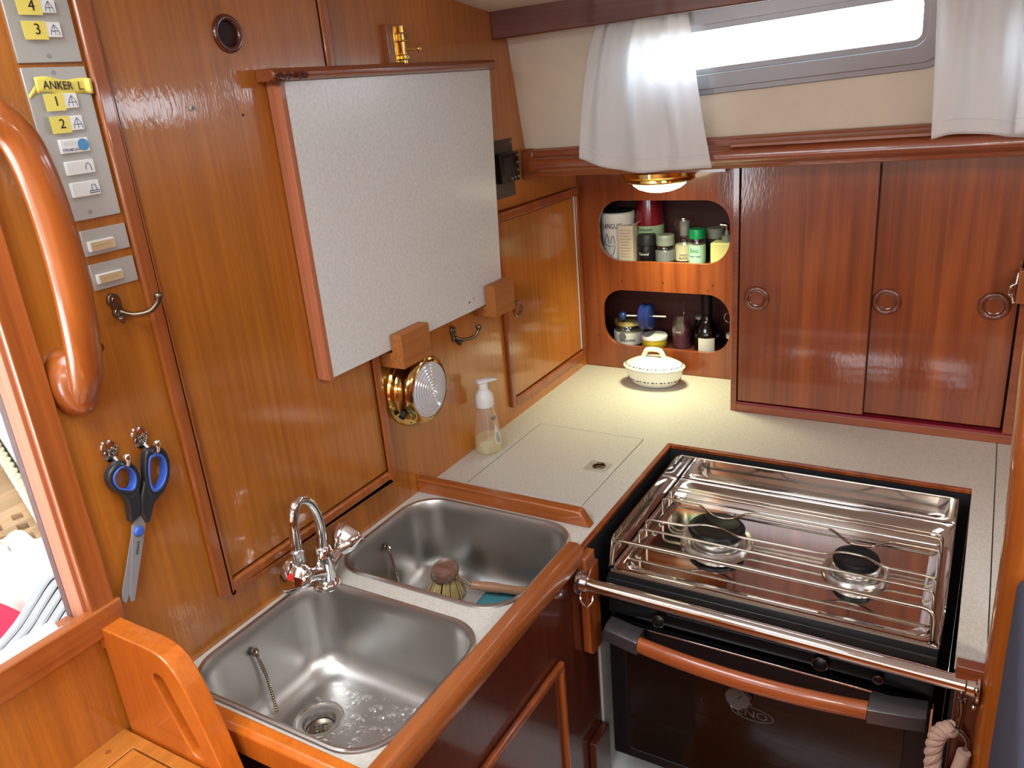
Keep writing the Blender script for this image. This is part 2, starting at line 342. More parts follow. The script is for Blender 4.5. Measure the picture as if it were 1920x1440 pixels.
WL = {}
def build(name, mb, mat, parent=None, bevel=0.0, smooth=True, solid=0.0, sub=0, at=None):
    bm = mb.bm
    bmesh.ops.remove_doubles(bm, verts=bm.verts, dist=1e-6)
    bmesh.ops.recalc_face_normals(bm, faces=bm.faces)
    xs = [v.co for v in bm.verts]
    lo = Vector([min(c[i] for c in xs) for i in range(3)]); hi = Vector([max(c[i] for c in xs) for i in range(3)])
    org = Vector(at) if at else Vector(((lo.x+hi.x)/2, (lo.y+hi.y)/2, lo.z))
    for v in bm.verts: v.co -= org
    me = bpy.data.meshes.new(name); bm.to_mesh(me); bm.free()
    me.materials.append(M_[mat] if isinstance(mat, str) else mat)
    o = bpy.data.objects.new(name, me); COL.objects.link(o)
    pl = WL[parent.name] if parent else Vector((0, 0, 0))
    o.location = org-pl; o.parent = parent; WL[o.name] = org
    if smooth:
        for p in me.polygons: p.use_smooth = True
        me.set_sharp_from_angle(angle=math.radians(38))
    if solid:
        md = o.modifiers.new('thickness', 'SOLIDIFY'); md.thickness = solid; md.offset = 0
    if bevel:
        md = o.modifiers.new('bevel', 'BEVEL'); md.width = bevel; md.segments = 3; md.limit_method = 'ANGLE'; md.angle_limit = math.radians(40)
    if sub:
        md = o.modifiers.new('subdivision', 'SUBSURF'); md.levels = sub; md.render_levels = sub
    return o
def tag(o, label=None, cat=None, group=None, kind=None):
    if label: o['label'] = label
    if cat: o['category'] = cat
    if group: o['group'] = group
    if kind: o['kind'] = kind
    return o
def thing(name, label, cat, loc, group=None):
    o = bpy.data.objects.new(name, None); COL.objects.link(o); o.location = loc; o.empty_display_size = 0.02
    WL[o.name] = Vector(loc); return tag(o, label, cat, group)
def struct(name, mb, mat, bevel=0.0, **k): return tag(build(name, mb, mat, None, bevel, **k), kind='structure')
def copy_part(o, parent, loc):
    c = o.copy(); COL.objects.link(c); c.parent = parent; c.location = loc; return c
def box(*a): return MB().box(*a)
def circ(cx, cy, r, n=32, ry=None): return [(cx+r*math.cos(2*PI*i/n), cy+(ry or r)*math.sin(2*PI*i/n)) for i in range(n)]
def rrect(x0, x1, y0, y1, r, n=8):
    out = []
    for cx, cy, a0 in ((x1-r, y1-r, 0), (x0+r, y1-r, 90), (x0+r, y0+r, 180), (x1-r, y0+r, 270)):
        for i in range(n+1):
            a = math.radians(a0+90*i/n); out.append((cx+r*math.cos(a), cy+r*math.sin(a)))
    return out
def smoothpts(pts, k=6, closed=False):
    P_ = [Vector(p) for p in pts]; n = len(P_); out = []
    rng = range(n) if closed else range(n-1)
    for i in rng:
        if closed: a, b_, c, d = P_[i-1], P_[i], P_[(i+1) % n], P_[(i+2) % n]
        else: a, b_, c, d = P_[max(i-1, 0)], P_[i], P_[i+1], P_[min(i+2, n-1)]
        for j in range(k):
            t = j/k; out.append(0.5*((2*b_)+(c-a)*t+(2*a-5*b_+4*c-d)*t*t+(3*b_-a-3*c+d)*t**3))
    if not closed: out.append(P_[-1])
    return out
def bend(pts, r=0.008, k=4):                       # wire path with rounded corners
    P_ = [Vector(p) for p in pts]; out = [P_[0]]
    for a, b_, c in zip(P_, P_[1:], P_[2:]):
        d1 = (a-b_); d2 = (c-b_); rr = min(r, d1.length*.45, d2.length*.45)
        p, q = b_+d1.normalized()*rr, b_+d2.normalized()*rr
        for i in range(k+1):
            t = i/k; out.append(p*(1-t)**2+b_*2*t*(1-t)+q*t*t)
    out.append(P_[-1]); return out
def text(s, size, origin, right, up, mat, parent, name='lettering', th=0.0004, align='CENTER', xs=1.0):
    cu = bpy.data.curves.new('lettering_curve', 'FONT'); cu.body = s; cu.size = size; cu.align_x = align; cu.align_y = 'CENTER'; cu.extrude = th/2; cu.resolution_u = 3
    ob = bpy.data.objects.new('lettering_tmp', cu); COL.objects.link(ob)
    me = bpy.data.meshes.new_from_object(ob.evaluated_get(bpy.context.evaluated_depsgraph_get()))
    bpy.data.objects.remove(ob); bpy.data.curves.remove(cu)
    R = Vector(right).normalized(); U = Vector(up).normalized(); Nn = R.cross(U)
    mb = MB(); mb.bm.from_mesh(me); bpy.data.meshes.remove(me)
    mb.xf(lambda c: Vector(origin)+R*c.x*xs+U*c.y+Nn*c.z)
    return build(name, mb, mat, parent, smooth=False)
def strokes(lines, r, mat, parent, name='drawing', seg=5):
    mb = MB()
    for l in lines: mb.tube(l, r, seg)
    return build(name, mb, mat, parent)

# ------------------------------------------------------------------ room shell
def CZ(x, y): return 0.874+0.012*x-0.13*(y+0.356)
# bulkhead with companionway opening and porthole
struct('wall_left', MB().plate([(-3.15, -0.9), (0.25, -0.9), (0.25, 1.09), (-1.445, 1.09), (-1.445, 0.13), (-2.16, 0.13), (-2.16, 1.09), (-3.15, 1.09)],
       [circ(-1.047, 0.8295, 0.0175, 28)], 'x', -0.03, 0.0), 'bulk')
struct('wall_left_inner', MB().box(-0.06, -0.05, -1.09, -1.0, 0.78, 0.88), 'gap')
# hull lining, leaning inwards as it rises
LN = Vector((0, -1, -0.19)).normalized()
def lin(x, z, off=0.0):            # off > 0 comes into the cabin
    return Vector((x, -0.251-0.19*(z-0.593), z))+LN*off
def sl_rect(x0, x1, z0, z1, r, sl_=0.045, n=8): return [(x, z+sl_*(x-x0)) for x, z in rrect(x0, x1, z0, z1, r, n)]
WINS = [(0.24, 0.835, 0.6775, 0.842), (0.90, 1.58, 0.660, 0.826)]
lw = MB().plate([(-0.06, 0.575), (3.2, 0.585), (3.2, 0.96), (-0.06, 0.92)], [sl_rect(a+.02, b_-.02, c+.02, d-.02, 0.03) for a, b_, c, d in WINS], 'y', -0.0001, 0.012)
lw.xf(lambda c: lin(c.x, c.z, -c.y)); struct('wall_back', lw, 'cream')
for i, (a, b_, c, d) in enumerate(WINS):
    fr = MB()
    for (g0, g1, o0, o1, rr) in ((0.0, 0.022, 0.0, 0.006, 0.045), (0.012, 0.040, -0.006, 0.013, 0.036), (0.034, 0.050, -0.012, 0.005, 0.022)):
        fr.plate(sl_rect(a+g0, b_-g0, c+g0, d-g0, rr), [sl_rect(a+g1, b_-g1, c+g1, d-g1, max(rr-.012, .012))], 'y', o0, o1)
    fr.xf(lambda v: lin(v.x, v.z, v.y))
    fo = struct(f'window_{i+1}', fr, 'alu', 0.0015)
    gl = MB().plate(sl_rect(a+.04, b_-.04, c+.04, d-.04, 0.02), [], 'y', -0.009, -0.006); gl.xf(lambda v: lin(v.x, v.z, v.y))
    build('pane', gl, 'pane', fo)
# ceiling: slopes up from the hull side, flat over the middle, slopes down again
fc = MB().plate([(-0.1, -0.26), (3.2, -0.26), (3.2, -1.5), (-0.1, -1.5)], [], 'z', 0, 0.02); fc.xf(lambda c: (c.x, c.y, CZ(c.x, c.y)+c.z)); struct('ceiling', fc, 'ceil')
fc = MB().plate([(-0.1, -1.5), (3.2, -1.5), (3.2, -2.18), (-0.1, -2.18)], [[(-0.07, -1.53), (0.58, -1.53), (0.58, -2.15), (-0.07, -2.15)], rrect(1.27, 1.83, -2.12, -1.56, 0.06)], 'z', 0, 0.02); fc.xf(lambda c: (c.x, c.y, CZ(c.x, -1.5)+c.z)); struct('ceiling', fc, 'ceil')
fc = MB().plate([(-0.1, -2.18), (3.2, -2.18), (3.2, -3.2), (-0.1, -3.2)], [], 'z', 0, 0.02); fc.xf(lambda c: (c.x, c.y, CZ(c.x, -1.5)+0.13*(c.y+2.18)+c.z)); struct('ceiling', fc, 'ceil')
struct('wall_front', MB().plate([(-0.1, -0.9), (3.2, -0.9), (3.2, 1.0), (-0.1, 1.0)], [rrect(0.12, 0.88, 0.63, 0.83, .05), rrect(1.22, 1.98, 0.63, 0.83, .05)], 'y', -3.14, -3.1), 'cream')
for x0 in (0.12, 1.22):
    fr = MB().plate(rrect(x0-.02, x0+.78, 0.61, 0.85, .06), [rrect(x0, x0+.76, 0.63, 0.83, .05)], 'y', -3.1, -3.085)
    fo = struct('window_3', fr, 'alu'); build('pane', MB().plate(rrect(x0, x0+.76, 0.63, 0.83, .05), [], 'y', -3.125, -3.121), 'pane', fo)
struct('wall_back_outer', MB().box(-0.1, 3.25, 0.26, 0.30, -0.9, 0.60).box(-0.1, 3.25, -0.20, 0.26, 0.585, 0.60), 'cream')
struct('wall_right', box(3.2, 3.24, -3.15, 0, -0.9, 1.1), 'bulk')
struct('floor', box(-0.03, 3.2, -3.15, 0.2, -0.94, -0.9), 'teak_x')
struct('wall_back_lower', box(1.10, 3.2, -0.26, -0.20, -0.9, 0.53), 'cab')
struct('wall_front_lower', box(-0.03, 3.2, -3.10, -2.75, -0.9, 0.15), 'teak_x')

for lx_, ly_ in ((1.9, -1.2), (0.95, -2.62)):  # fill lamps added out of view to lift the cabin light
    z_ = (CZ(lx_, ly_) if ly_ > -1.5 else CZ(lx_, -1.5)+(0.13*(ly_+2.18) if ly_ < -2.18 else 0))-0.002
    t = thing('added_fill_lamp', 'added brass-rimmed ceiling fill lamp '+('above the settee side' if lx_ > 1.5 else 'over the far side of the cabin'), 'lamp', (lx_, ly_, z_-0.045), 'added fill lamps'); 
    build('ring', MB().lathe([(0.15, 0), (0.155, -0.02), (0.14, -0.03)], (lx_, ly_, z_), (0, 0, 1), 36, cap0=True), 'brass', t)
    build('diffuser', MB().lathe([(0.14, -0.028), (0.12, -0.04), (0.06, -0.046), (0, -0.047)], (lx_, ly_, z_), (0, 0, 1), 36), 'white', t)
    al = bpy.data.lights.new('added_fill_light', 'AREA'); al.shape = 'DISK'; al.size = 0.28; al.energy = 6; al.color = (1, 0.93, 0.82)
    ao = bpy.data.objects.new('added_fill_light', al); COL.objects.link(ao); ao.location = (lx_, ly_, z_-0.05)
# deck beam along the top of the hull side
bmx = MB().box(-0.0, 3.2, -0.356, -0.338, 0.8205, 0.885); bmx.xf(lambda c: (c.x, c.y, c.z+0.02*c.x)); struct('trim_1', bmx, 'beam', 0.003)
# moulding round the big locker panel on the bulkhead
mo = MB()
def mould(y0, y1, z0, z1, h=0.009): mo.box(0, h, y0, y1, z0, z1)
mould(-1.2625, -1.2405, 0.066, 0.95); mould(-0.8605, -0.8425, 0.066, 0.94); mould(-1.2405, -0.8605, 0.066, 0.0845)
struct('trim_2', mo, 'teak_z', 0.004)
struct('trim_3', MB().plate([(-1.2375, 0.0875), (-0.8635, 0.0875), (-0.8635, 0.935), (-1.2375, 0.935)], [circ(-1.047, 0.8295, 0.0175, 28)], 'x', 0.0, 0.003), 'bulk_pane', 0.001)
struct('trim_4', box(0, 0.0008, -1.2405, -0.8605, 0.0845, 0.94), 'gap')
# companionway casing, jamb, sill and apron
struct('trim_5', box(0, 0.012, -1.443, -1.411, 0.16, 0.965), 'teak_z', 0.002)
struct('trim_6', box(-0.028, 0.0006, -1.447, -1.432, 0.1365, 1.04), 'pale', 0.001)
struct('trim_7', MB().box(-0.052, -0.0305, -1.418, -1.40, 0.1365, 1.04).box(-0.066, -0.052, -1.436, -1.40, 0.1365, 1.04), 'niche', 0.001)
struct('trim_8', MB().box(-0.066, -0.0005, -2.16, -1.418, 0.1305, 0.136).box(-0.066, -0.031, -2.16, -1.418, 0.06, 0.1305), 'pale')
struct('trim_9', box(0.0, 0.016, -2.25, -1.405, 0.128, 0.168), 'teak_y', 0.003)

# locker door on the bulkhead in the corner
t = thing('locker_door', 'varnished wooden locker door on the left bulkhead in the counter corner with framed edge', 'locker door', (0.0, -0.2, 0.035))
build('door_panel', box(0.001, 0.005, -0.392, -0.036, 0.055, 0.457), 'bulk_pane', t, 0.001)
fr = MB().box(0, 0.010, -0.4125, -0.395, 0.034, 0.480).box(0, 0.010, -0.395, -0.014, 0.034, 0.052).box(0, 0.012, -0.395, -0.014, 0.460, 0.480).box(0, 0.010, -0.028, -0.014, 0.052, 0.460)
build('door_frame', fr, 'cab', t, 0.003)
tag(build('edge_strip', box(0.0005, 0.006, -0.0355, -0.031, 0.056, 0.458), 'whitep', t), 'white edge strip at the hinge side')
def ring_pull(parent, c, axis, R=0.0175, r=0.0033, name='ring_pull'):
    ax = Vector(axis); mb = MB().torus(c, R, r, axis, 32, 10)
    mb.torus(Vector(c)-ax*0.0010, R-r*1.1, r*0.45, axis, 32, 8)
    return build(name, mb, 'ringwood', parent)
ring_pull(t, (0.006, -0.352, 0.2555), (1, 0, 0), 0.0165)

# round finger hole high on the bulkhead
t = thing('round_hole_grommet', 'small round wooden ring framing a hole high on the left bulkhead', 'ring', (0, -1.047, 0.8295))
build('ring', MB().torus((0.004, -1.047, 0.8295), 0.0205, 0.0042, (1, 0, 0)), 'dark', t)
def screw(c, axis, r, label, mat='plate', slot=True):
    ax = Vector(axis); o = tag(build('screw', MB().lathe([(r, -0.001), (r, 0.0008), (r*.7, 0.0018), (0, 0.002)], c, axis, 14), mat), label, 'screw')
    if slot:
        c2 = Vector(c)+ax*0.0019; s_ = r*.6; a = Vector((0, 0, 1)); b_ = ax.cross(a); mb = MB()
        mb.tube([c2-a*s_, c2+a*s_], r*.13, 4); mb.tube([c2-b_*s_, c2+b_*s_], r*.13, 4)
        build('cross_slot', mb, 'ink', o)
    return o
screw((0.004, -1.1303, 0.7401), (1, 0, 0), 0.0042, 'small cross-head screw in the bulkhead panel left of the white board')
tag(build('plugged_hole', MB().disc((0.0025, -1.0462, 0.7254), 0.0022, (1, 0, 0), 0.0008), 'ink'), 'tiny dark screw hole in the panel between the screw and the white board', 'hole')

# ------------------------------------------------------------------ worktop, icebox lid, edge rails
S1 = (0.010, 0.362, -1.366, -1.088); S2 = (0.012, 0.362, -1.056, -0.786)
wt = MB().plate([(0.0, -0.001), (0.9725, -0.001), (0.9725, -0.886), (0.939, -0.886), (0.939, -0.4075), (0.3795, -0.4075), (0.3795, -1.372), (0.0, -1.372)],
     [rrect(S1[0]+.007, S1[1]-.007, S1[2]+.007, S1[3]-.007, .062), rrect(S2[0]+.007, S2[1]-.007, S2[2]+.007, S2[3]-.007, .062), [(0.0702, -0.7119), (0.3247, -0.7119), (0.3247, -0.4014), (0.0702, -0.4014)]], 'z', -0.022, 0.0)
tag(build('worktop', wt, 'counter'), 'white speckled laminate worktop wrapping around the sinks and the stove', 'worktop')
tag(build('worktop_end_piece', box(0.9745, 1.10, -0.886, -0.001, -0.022, 0.0), 'counter'), 'narrow separate worktop piece at the far right beside the varnished post', 'worktop')
t = thing('icebox_lid', 'square white laminate lid set flush in the counter with a steel latch', 'lid', (0.197, -0.556, -0.022))
build('lid_panel', MB().plate([(0.0720, -0.7098), (0.3226, -0.7098), (0.3226, -0.4030), (0.0720, -0.4030)], [], 'z', -0.021, 0.0), 'counter', t, 0.001)
build('seal', MB().box(0.066, 0.330, -0.716, -0.397, -0.027, -0.0225), 'blackm', t)
lp = build('latch_plate', MB().plate([(0.2635, -0.5367), (0.3088, -0.5367), (0.3088, -0.5775), (0.2635, -0.5775)], [circ(0.2885, -0.5565, 0.0135)], 'z', 0.0, 0.0022), 'plate', t, 0.0005)
build('ring_pull', MB().torus((0.2885, -0.5565, 0.0026), 0.0115, 0.0020, (0, 0, 1)).disc((0.2885, -0.5565, 0.0002), 0.0135, (0, 0, 1), 0.0006), 'bronze', lp)
# fiddle strips
tag(build('fiddle_rail', MB().prism([(0.0, 0.0), (0.372, 0.0), (0.352, 0.029), (0.0, 0.029)], 'y', -0.781, -0.760), 'teak_x', None, 0.003), 'low varnished wooden strip standing between the back sink and the icebox lid', 'edge strip')
cap = MB().prism([(0.366, -0.018), (0.366, 0.014), (0.372, 0.021), (0.388, 0.021), (0.396, 0.012), (0.398, -0.006), (0.392, -0.020)], 'y', -1.405, -0.858)
tag(build('sink_edge_rail', cap, 'cap', None, 0.002), 'long varnished wooden edge rail along the front of both sinks', 'edge strip')
tag(build('sink_end_rail', MB().prism([(-1.398, -0.03), (-1.398, 0.006), (-1.392, 0.013), (-1.378, 0.013), (-1.3735, 0.004), (-1.3735, -0.03)], 'x', 0.0, 0.365), 'orange', None, 0.002), 'bright wooden edge rail at the near end of the front sink', 'edge strip')
tag(build('stove_edge_trim', MB().box(0.3795, 0.3885, -0.858, -0.4075, -0.005, 0.0025).box(0.3885, 0.939, -0.4165, -0.4075, -0.005, 0.0025), 'cab', None, 0.001), 'thin reddish wooden trim around the back and left of the stove opening', 'edge strip')
tag(build('stove_corner_block', MB().box(0.3885, 0.404, -0.868, -0.832, -0.030, -0.002), 'cap', None, 0.002), 'short wooden block at the front left corner of the stove opening', 'block')
tag(build('stove_corner_post', MB().prism([(-0.862, -0.05), (-0.862, -0.195), (-0.852, -0.205), (-0.815, -0.205), (-0.815, -0.031), (-0.84, -0.031)], 'x', 0.3865, 0.402), 'cab', None, 0.003), 'short upright wooden piece below the corner block left of the stove', 'post')
tag(build('worktop_front_strip', MB().box(0.9405, 1.10, -0.905, -0.8865, -0.022, -0.001), 'cab_x', None, 0.002), 'wooden strip under the worktop end right of the stove', 'edge strip')
tag(build('stove_side_panel', MB().box(0.944, 1.10, -0.903, -0.8870, -0.9, -0.0225), 'dark', None, 0.002), 'dark red wooden panel right of the stove under the worktop', 'panel')

# sink cabinet front
t = thing('sink_cabinet', 'dark varnished wooden cabinet front below the two sinks with a framed door', 'cabinet', (0.37, -1.1, -0.9))
build('front_panel', box(0.365, 0.3855, -1.40, -0.80, -0.9, -0.0225), 'dark', t, 0.001)
dr = build('door', box(0.3855, 0.389, -1.345, -0.962, -0.78, -0.162), 'dark', t, 0.001)
build('door_moulding', MB().box(0.3856, 0.397, -1.36, -0.948, -0.160, -0.147).box(0.3856, 0.397, -0.961, -0.948, -0.80, -0.160), 'cab', dr, 0.004)
build('end_panel', box(0.006, 0.362, -1.374, -1.360, -0.9, -0.06), 'dark', t)
# stove recess
t = thing('stove_recess', 'box-shaped recess around the oven with a white left side and pale floor', 'recess', (0.66, -0.63, -0.54))
build('left_lining', MB().box(0.372, 0.3885, -0.7985, -0.42, -0.52, -0.206), 'whitep', t)
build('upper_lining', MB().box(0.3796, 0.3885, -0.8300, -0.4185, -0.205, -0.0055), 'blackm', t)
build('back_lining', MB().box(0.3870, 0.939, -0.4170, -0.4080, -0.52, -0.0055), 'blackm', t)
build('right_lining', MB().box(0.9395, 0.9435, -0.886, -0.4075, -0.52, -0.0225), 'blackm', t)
build('recess_floor', MB().box(0.387, 0.938, -0.86, -0.41, -0.54, -0.52), 'whitep', t)
tag(build('recess_toe_block', MB().box(0.386, 0.400, -0.862, -0.80, -0.54, -0.40), 'dark', None, 0.002), 'dark wooden block at the foot of the recess left of the oven', 'block')

# ------------------------------------------------------------------ sinks
def sink(nm, R, label, drain, chain_xy, hide=False):
    x0, x1, y0, y1 = R; t = thing('sink', label, 'sink', ((x0+x1)/2, (y0+y1)/2, -0.155), 'galley sinks')
    def rr(g, z, r): return [(a, b_, z) for a, b_ in rrect(x0+g, x1-g, y0+g, y1-g, r, 10)]
    dx, dy = drain; dr_ = 0.036
    R_ = [rr(0, 0.0005, .068), rr(0.001, 0.003, .067), rr(0.004, 0.0042, .065), rr(0.0075, 0.003, .062), rr(0.0105, -0.004, .060), rr(0.0125, -0.02, .058), rr(0.017, -0.11, .054), rr(0.021, -0.128, .052), rr(0.034, -0.142, .046), rr(0.044, -0.1485, .040), rr(0.052, -0.1505, .036)]
    R_ += [rr(0.055, -0.1506, .034)]
    mb = MB().rings(R_, cap0=False, cap1=False)
    C1 = circ(dx, dy, dr_*1.10, 40); C0 = circ(dx, dy, dr_, 40)
    es = []
    for lp in (R_[-1], [(a, b_, -0.1506) for a, b_ in C1]):
        vs = [mb.bm.verts.new(p) for p in lp]
        for i in range(len(vs)): es.append(mb.bm.edges.new((vs[i], vs[(i+1) % len(vs)])))
    bmesh.ops.triangle_fill(mb.bm, use_beauty=True, use_dissolve=False, edges=es)
    mb.rings([[(dx+(a-dx)*k, dy+(b_-dy)*k, z) for a, b_ in C0] for k, z in ((1.10, -0.1506), (1.06, -0.1506), (1.0, -0.152), (0.92, -0.1535), (0.72, -0.155), (0.66, -0.160), (0.62, -0.172), (0.001, -0.1725))], cap0=False, cap1=False)
    bw = build('bowl', mb, 'sink', t)
    st = MB().torus((dx, dy, -0.1525), dr_, 0.0012, (0, 0, 1))
    st.plate(circ(dx, dy, 0.021), [circ(dx+.009*math.cos(a), dy+.009*math.sin(a), .0042, 12) for a in (0, PI/2, PI, 3*PI/2)], 'z', -0.171, -0.1685)
    build('drain', st, 'steel', t)
    cx, cy = chain_xy
    cm = MB().disc((cx, cy, -0.034), 0.0065, (1, 0.1, 0.2), 0.0015).torus((cx+.004, cy, -0.037), 0.0058, 0.0018, (0.3, 1, 0), 16, 6)
    for k in range(27):
        f = k/26; cm.ball((cx+0.004+0.014*f*f, cy+0.006*math.sin(f*3), -0.041-0.098*f), 0.0029, 6)
    build('chain', cm, 'steel', t); return t
sink('sink', S1, 'empty brushed steel sink with a visible drain and water drops, nearest the camera', (0.110, -1.219), (0.0285, -1.243))
sink('sink', S2, 'brushed steel sink at the back holding a washing-up brush and a blue cloth', (0.120, -0.925), (0.030, -0.925))
wd = MB()
for i in range(420):
    x = 0.07+0.27*random.random()**.9; y = -1.335+0.215*random.random(); r = random.choice([.0010, .0014, .0018, .0024, .0034, .005])
    if (x-.11)**2+(y+1.219)**2 < .0018 or x > .308 or y > -1.135 or y < -1.31: continue
    wd.ball((x, y, -0.1503), r, 8, 0.35, 1+random.random()*1.4, 1+random.random())
m = P('water_drops', (0.75, 0.75, 0.75), 0.03, 0.9)
tag(build('water_drops', wd, glass('water', (0.97, 0.97, 0.97), 0.02, 0.22)), 'scattered water drops on the bottom of the near sink', 'water drops', kind='stuff')

# tap
t = thing('mixer_tap', 'chrome mixer tap with curved spout and two knobs between the sinks', 'tap', (0.050, -1.090, 0.0))
tc_ = Vector((0.050, -1.098, 0.0))
build('body', MB().lathe([(0.0235, 0.0), (0.0235, 0.004), (0.0215, 0.009), (0.016, 0.014), (0.0155, 0.03), (0.017, 0.045), (0.0165, 0.058), (0.012, 0.070), (0.0105, 0.0715), (0, 0.0715)], tc_, (0.02, 0.04, 1), 28, cap0=True), 'chrome', t)
build('side_arms', MB().tube([tc_+Vector((0, -0.045, 0.043)), tc_+Vector((0, -0.02, 0.034)), tc_+Vector((0, 0, 0.026)), tc_+Vector((0, 0.02, 0.033)), tc_+Vector((0, 0.045, 0.045))], [0.0115, 0.0125, 0.015, 0.0125, 0.0115], 18), 'chrome', t)
spine = smoothpts([(0.052, -1.097, 0.068), (0.053, -1.0935, 0.095), (0.055, -1.096, 0.125), (0.056, -1.105, 0.153), (0.057, -1.122, 0.170), (0.058, -1.138, 0.168), (0.059, -1.149, 0.148), (0.0595, -1.152, 0.122), (0.060, -1.153, 0.100)], 5)
sp_ = build('spout', MB().tube(spine, 0.0078, 16), 'chrome', t)
build('aerator', MB().lathe([(0.0085, 0.022), (0.0105, 0.020), (0.0105, 0.0165), (0.0098, 0.015), (0.0098, 0.001), (0.0085, 0)], (0.060, -1.1535, 0.079), (0, 0, 1), 20, cap0=True, cap1=True), 'chrome', sp_)
def knob(sgn, nm, dotmat, label):
    d = Vector((0.12, sgn*0.80, 0.42)).normalized(); c = tc_+Vector((0, sgn*0.040, 0.044))
    mb = MB(); n = 36; R = []
    a = Vector((1, 0, 0)); a = (a-d*a.dot(d)).normalized(); b_ = d.cross(a)
    for h, rr, lob in ((-.006, .012, 0), (.000, .016, .02), (.010, .0225, .09), (.030, .0265, .13), (.035, .0245, .10), (.0375, .020, .05)):
        R.append([c+d*h+(a*math.cos(2*PI*j/n)+b_*math.sin(2*PI*j/n))*rr*(1+lob*math.cos(6*PI*2*j/n/2)) for j in range(n)])
    mb.rings(R); k = build('knob', mb, 'chrome', t)
    if label: tag(k, label)
    build('dot', MB().disc(c+d*.0375, .0055, d, .0008, 16), dotmat, k)
knob(-1, 'hot', 'red', 'chrome knob with red dot'); knob(1, 'cold', 'inkblue', None)

# washing-up brush and cloth in the back sink
t = thing('washing_up_brush', 'wooden washing-up brush with pale bristles lying in the back sink', 'brush', (0.15, -0.84, -0.15))
hc = Vector((0.1075, -0.864, -0.102))
build('head', MB().lathe([(0.0, 0.013), (0.012, 0.0125), (0.022, 0.009), (0.0265, 0.002), (0.0265, -0.006), (0.023, -0.012), (0.0, -0.013)], hc, (0.0, -0.35, 1), 28), 'brushdark', t)
br = MB()
for i in range(260):
    a = random.random()*2*PI; q = math.sqrt(random.random()); p0 = hc+Vector((0.020*q*math.cos(a), 0.020*q*math.sin(a)+.004, -0.010))
    p1 = p0+Vector((0.018*q*math.cos(a), 0.018*q*math.sin(a)-0.008, -0.037)); p1.z = max(p1.z, -0.1495)
    br.tube([p0, p1], 0.0009, 4)
build('bristles', br, 'bristle', t)
build('wire', MB().tube([hc+Vector((0.026, 0.004, -0.004)), (0.155, -0.859, -0.119), (0.172, -0.859, -0.124)], 0.0015, 8).tube([hc+Vector((0.026, -0.006, -0.004)), (0.155, -0.865, -0.119), (0.172, -0.863, -0.124)], 0.0015, 8).torus(hc+Vector((0, 0, -0.004)), 0.0272, 0.001, (0, -0.35, 1), 32, 6), 'steel', t)
build('handle', MB().tube(smoothpts([(0.163, -0.858, -0.122), (0.19, -0.852, -0.123), (0.22, -0.848, -0.121), (0.26, -0.845, -0.118), (0.290, -0.843, -0.115)], 4), [0.0085]*4+[0.0095]*4+[0.008]*4+[0.0095]*5, 14), 'brushwood', t)
cl = MB().grid(lambda u, v: (0.188+0.10*u-0.012*v, -0.975+0.160*v+0.03*u*v, -0.1475+0.003*math.sin(3*u)*math.sin(2*v)), 12, 12)
tag(build('sponge_cloth', cl, 'sponge', None, solid=0.004), 'turquoise sponge cloth lying in the corner of the back sink', 'cloth')

# ------------------------------------------------------------------ fold-up white board with its blocks, bolt
t = thing('folding_worktop_flap', 'large white laminate board with wooden edging hung flat against the left bulkhead', 'folding board', (0.018, -0.72, 0.31))
build('board', MB().prism([(-0.985, 0.3165), (-0.4515, 0.3105), (-0.424, 0.765), (-0.985, 0.765)], 'x', 0.006, 0.030), 'flap', t, 0.0008)
build('edging', MB().box(0.005, 0.0305, -0.9955, -0.9852, 0.314, 0.766), 'pale', t, 0.0008)
tr = build('top_rail', MB().prism([(0.004, 0.7655), (0.032, 0.7655), (0.040, 0.770), (0.041, 0.777), (0.034, 0.783), (0.004, 0.783)], 'y', -1.012, -0.412), 'railwood', t, 0.002)
dm = MB()
for i in range(40):
    q = random.random(); dm.ball((0.036+0.006*random.random(), -1.008+0.06*q, 0.772+0.006*(random.random()-.5)), 0.0028+0.002*random.random(), 7)
dm.ball((0.032, -0.998, 0.7685), 0.012, 12, 0.7, 0.9, 1.2)
tag(build('worn_end', dm, 'dark', tr), 'crumbled resin-like left end of the rail')
for y, z in ((-0.578, 0.3325), (-0.562, 0.336)): build('screw_hole', MB().disc((0.0301, y, z), 0.0017, (1, 0, 0), 0.0004, 10), 'ink', t)
def support(y0, y1, z0, z1, label):
    o = MB().prism([(0.0, z0), (0.056, z0), (0.056, z1), (0.0325, z1), (0.0325, 0.309), (0.0, 0.309)], 'y', y0, y1)
    tag(build('support_block', o, 'block', None, 0.0015), label, 'wooden block', 'blocks holding the white board')
support(-0.838, -0.7535, 0.2815, 0.344, 'wooden block holding the lower edge of the white board just above the brass wall lamp')
support(-0.523, -0.4435, 0.2855, 0.3525, 'wooden block holding the lower right corner of the white board')
t = thing('barrel_bolt', 'small polished brass barrel bolt on a wooden pad above the white board', 'bolt', (0.0, -0.685, 0.784))
build('wooden_pad', box(0, 0.012, -0.712, -0.668, 0.784, 0.845), 'teak_z', t, 0.001)
build('back_plate', box(0.012, 0.0145, -0.698, -0.670, 0.785, 0.844), 'brass', t, 0.0006)
build('guide', MB().box(0.0145, 0.027, -0.689, -0.676, 0.788, 0.797), 'brass', t, 0.002); build('guide', MB().box(0.0145, 0.027, -0.689, -0.676, 0.817, 0.832), 'brass', t, 0.002)
bb = build('bolt_bar', MB().tube([(0.021, -0.6825, 0.783), (0.021, -0.6825, 0.842)], 0.0042, 14), 'brass', t)
build('bolt_knob', MB().tube([(0.024, -0.680, 0.805), (0.034, -0.664, 0.805)], 0.0025, 10).ball((0.036, -0.660, 0.805), 0.0048, 12), 'brass', bb)

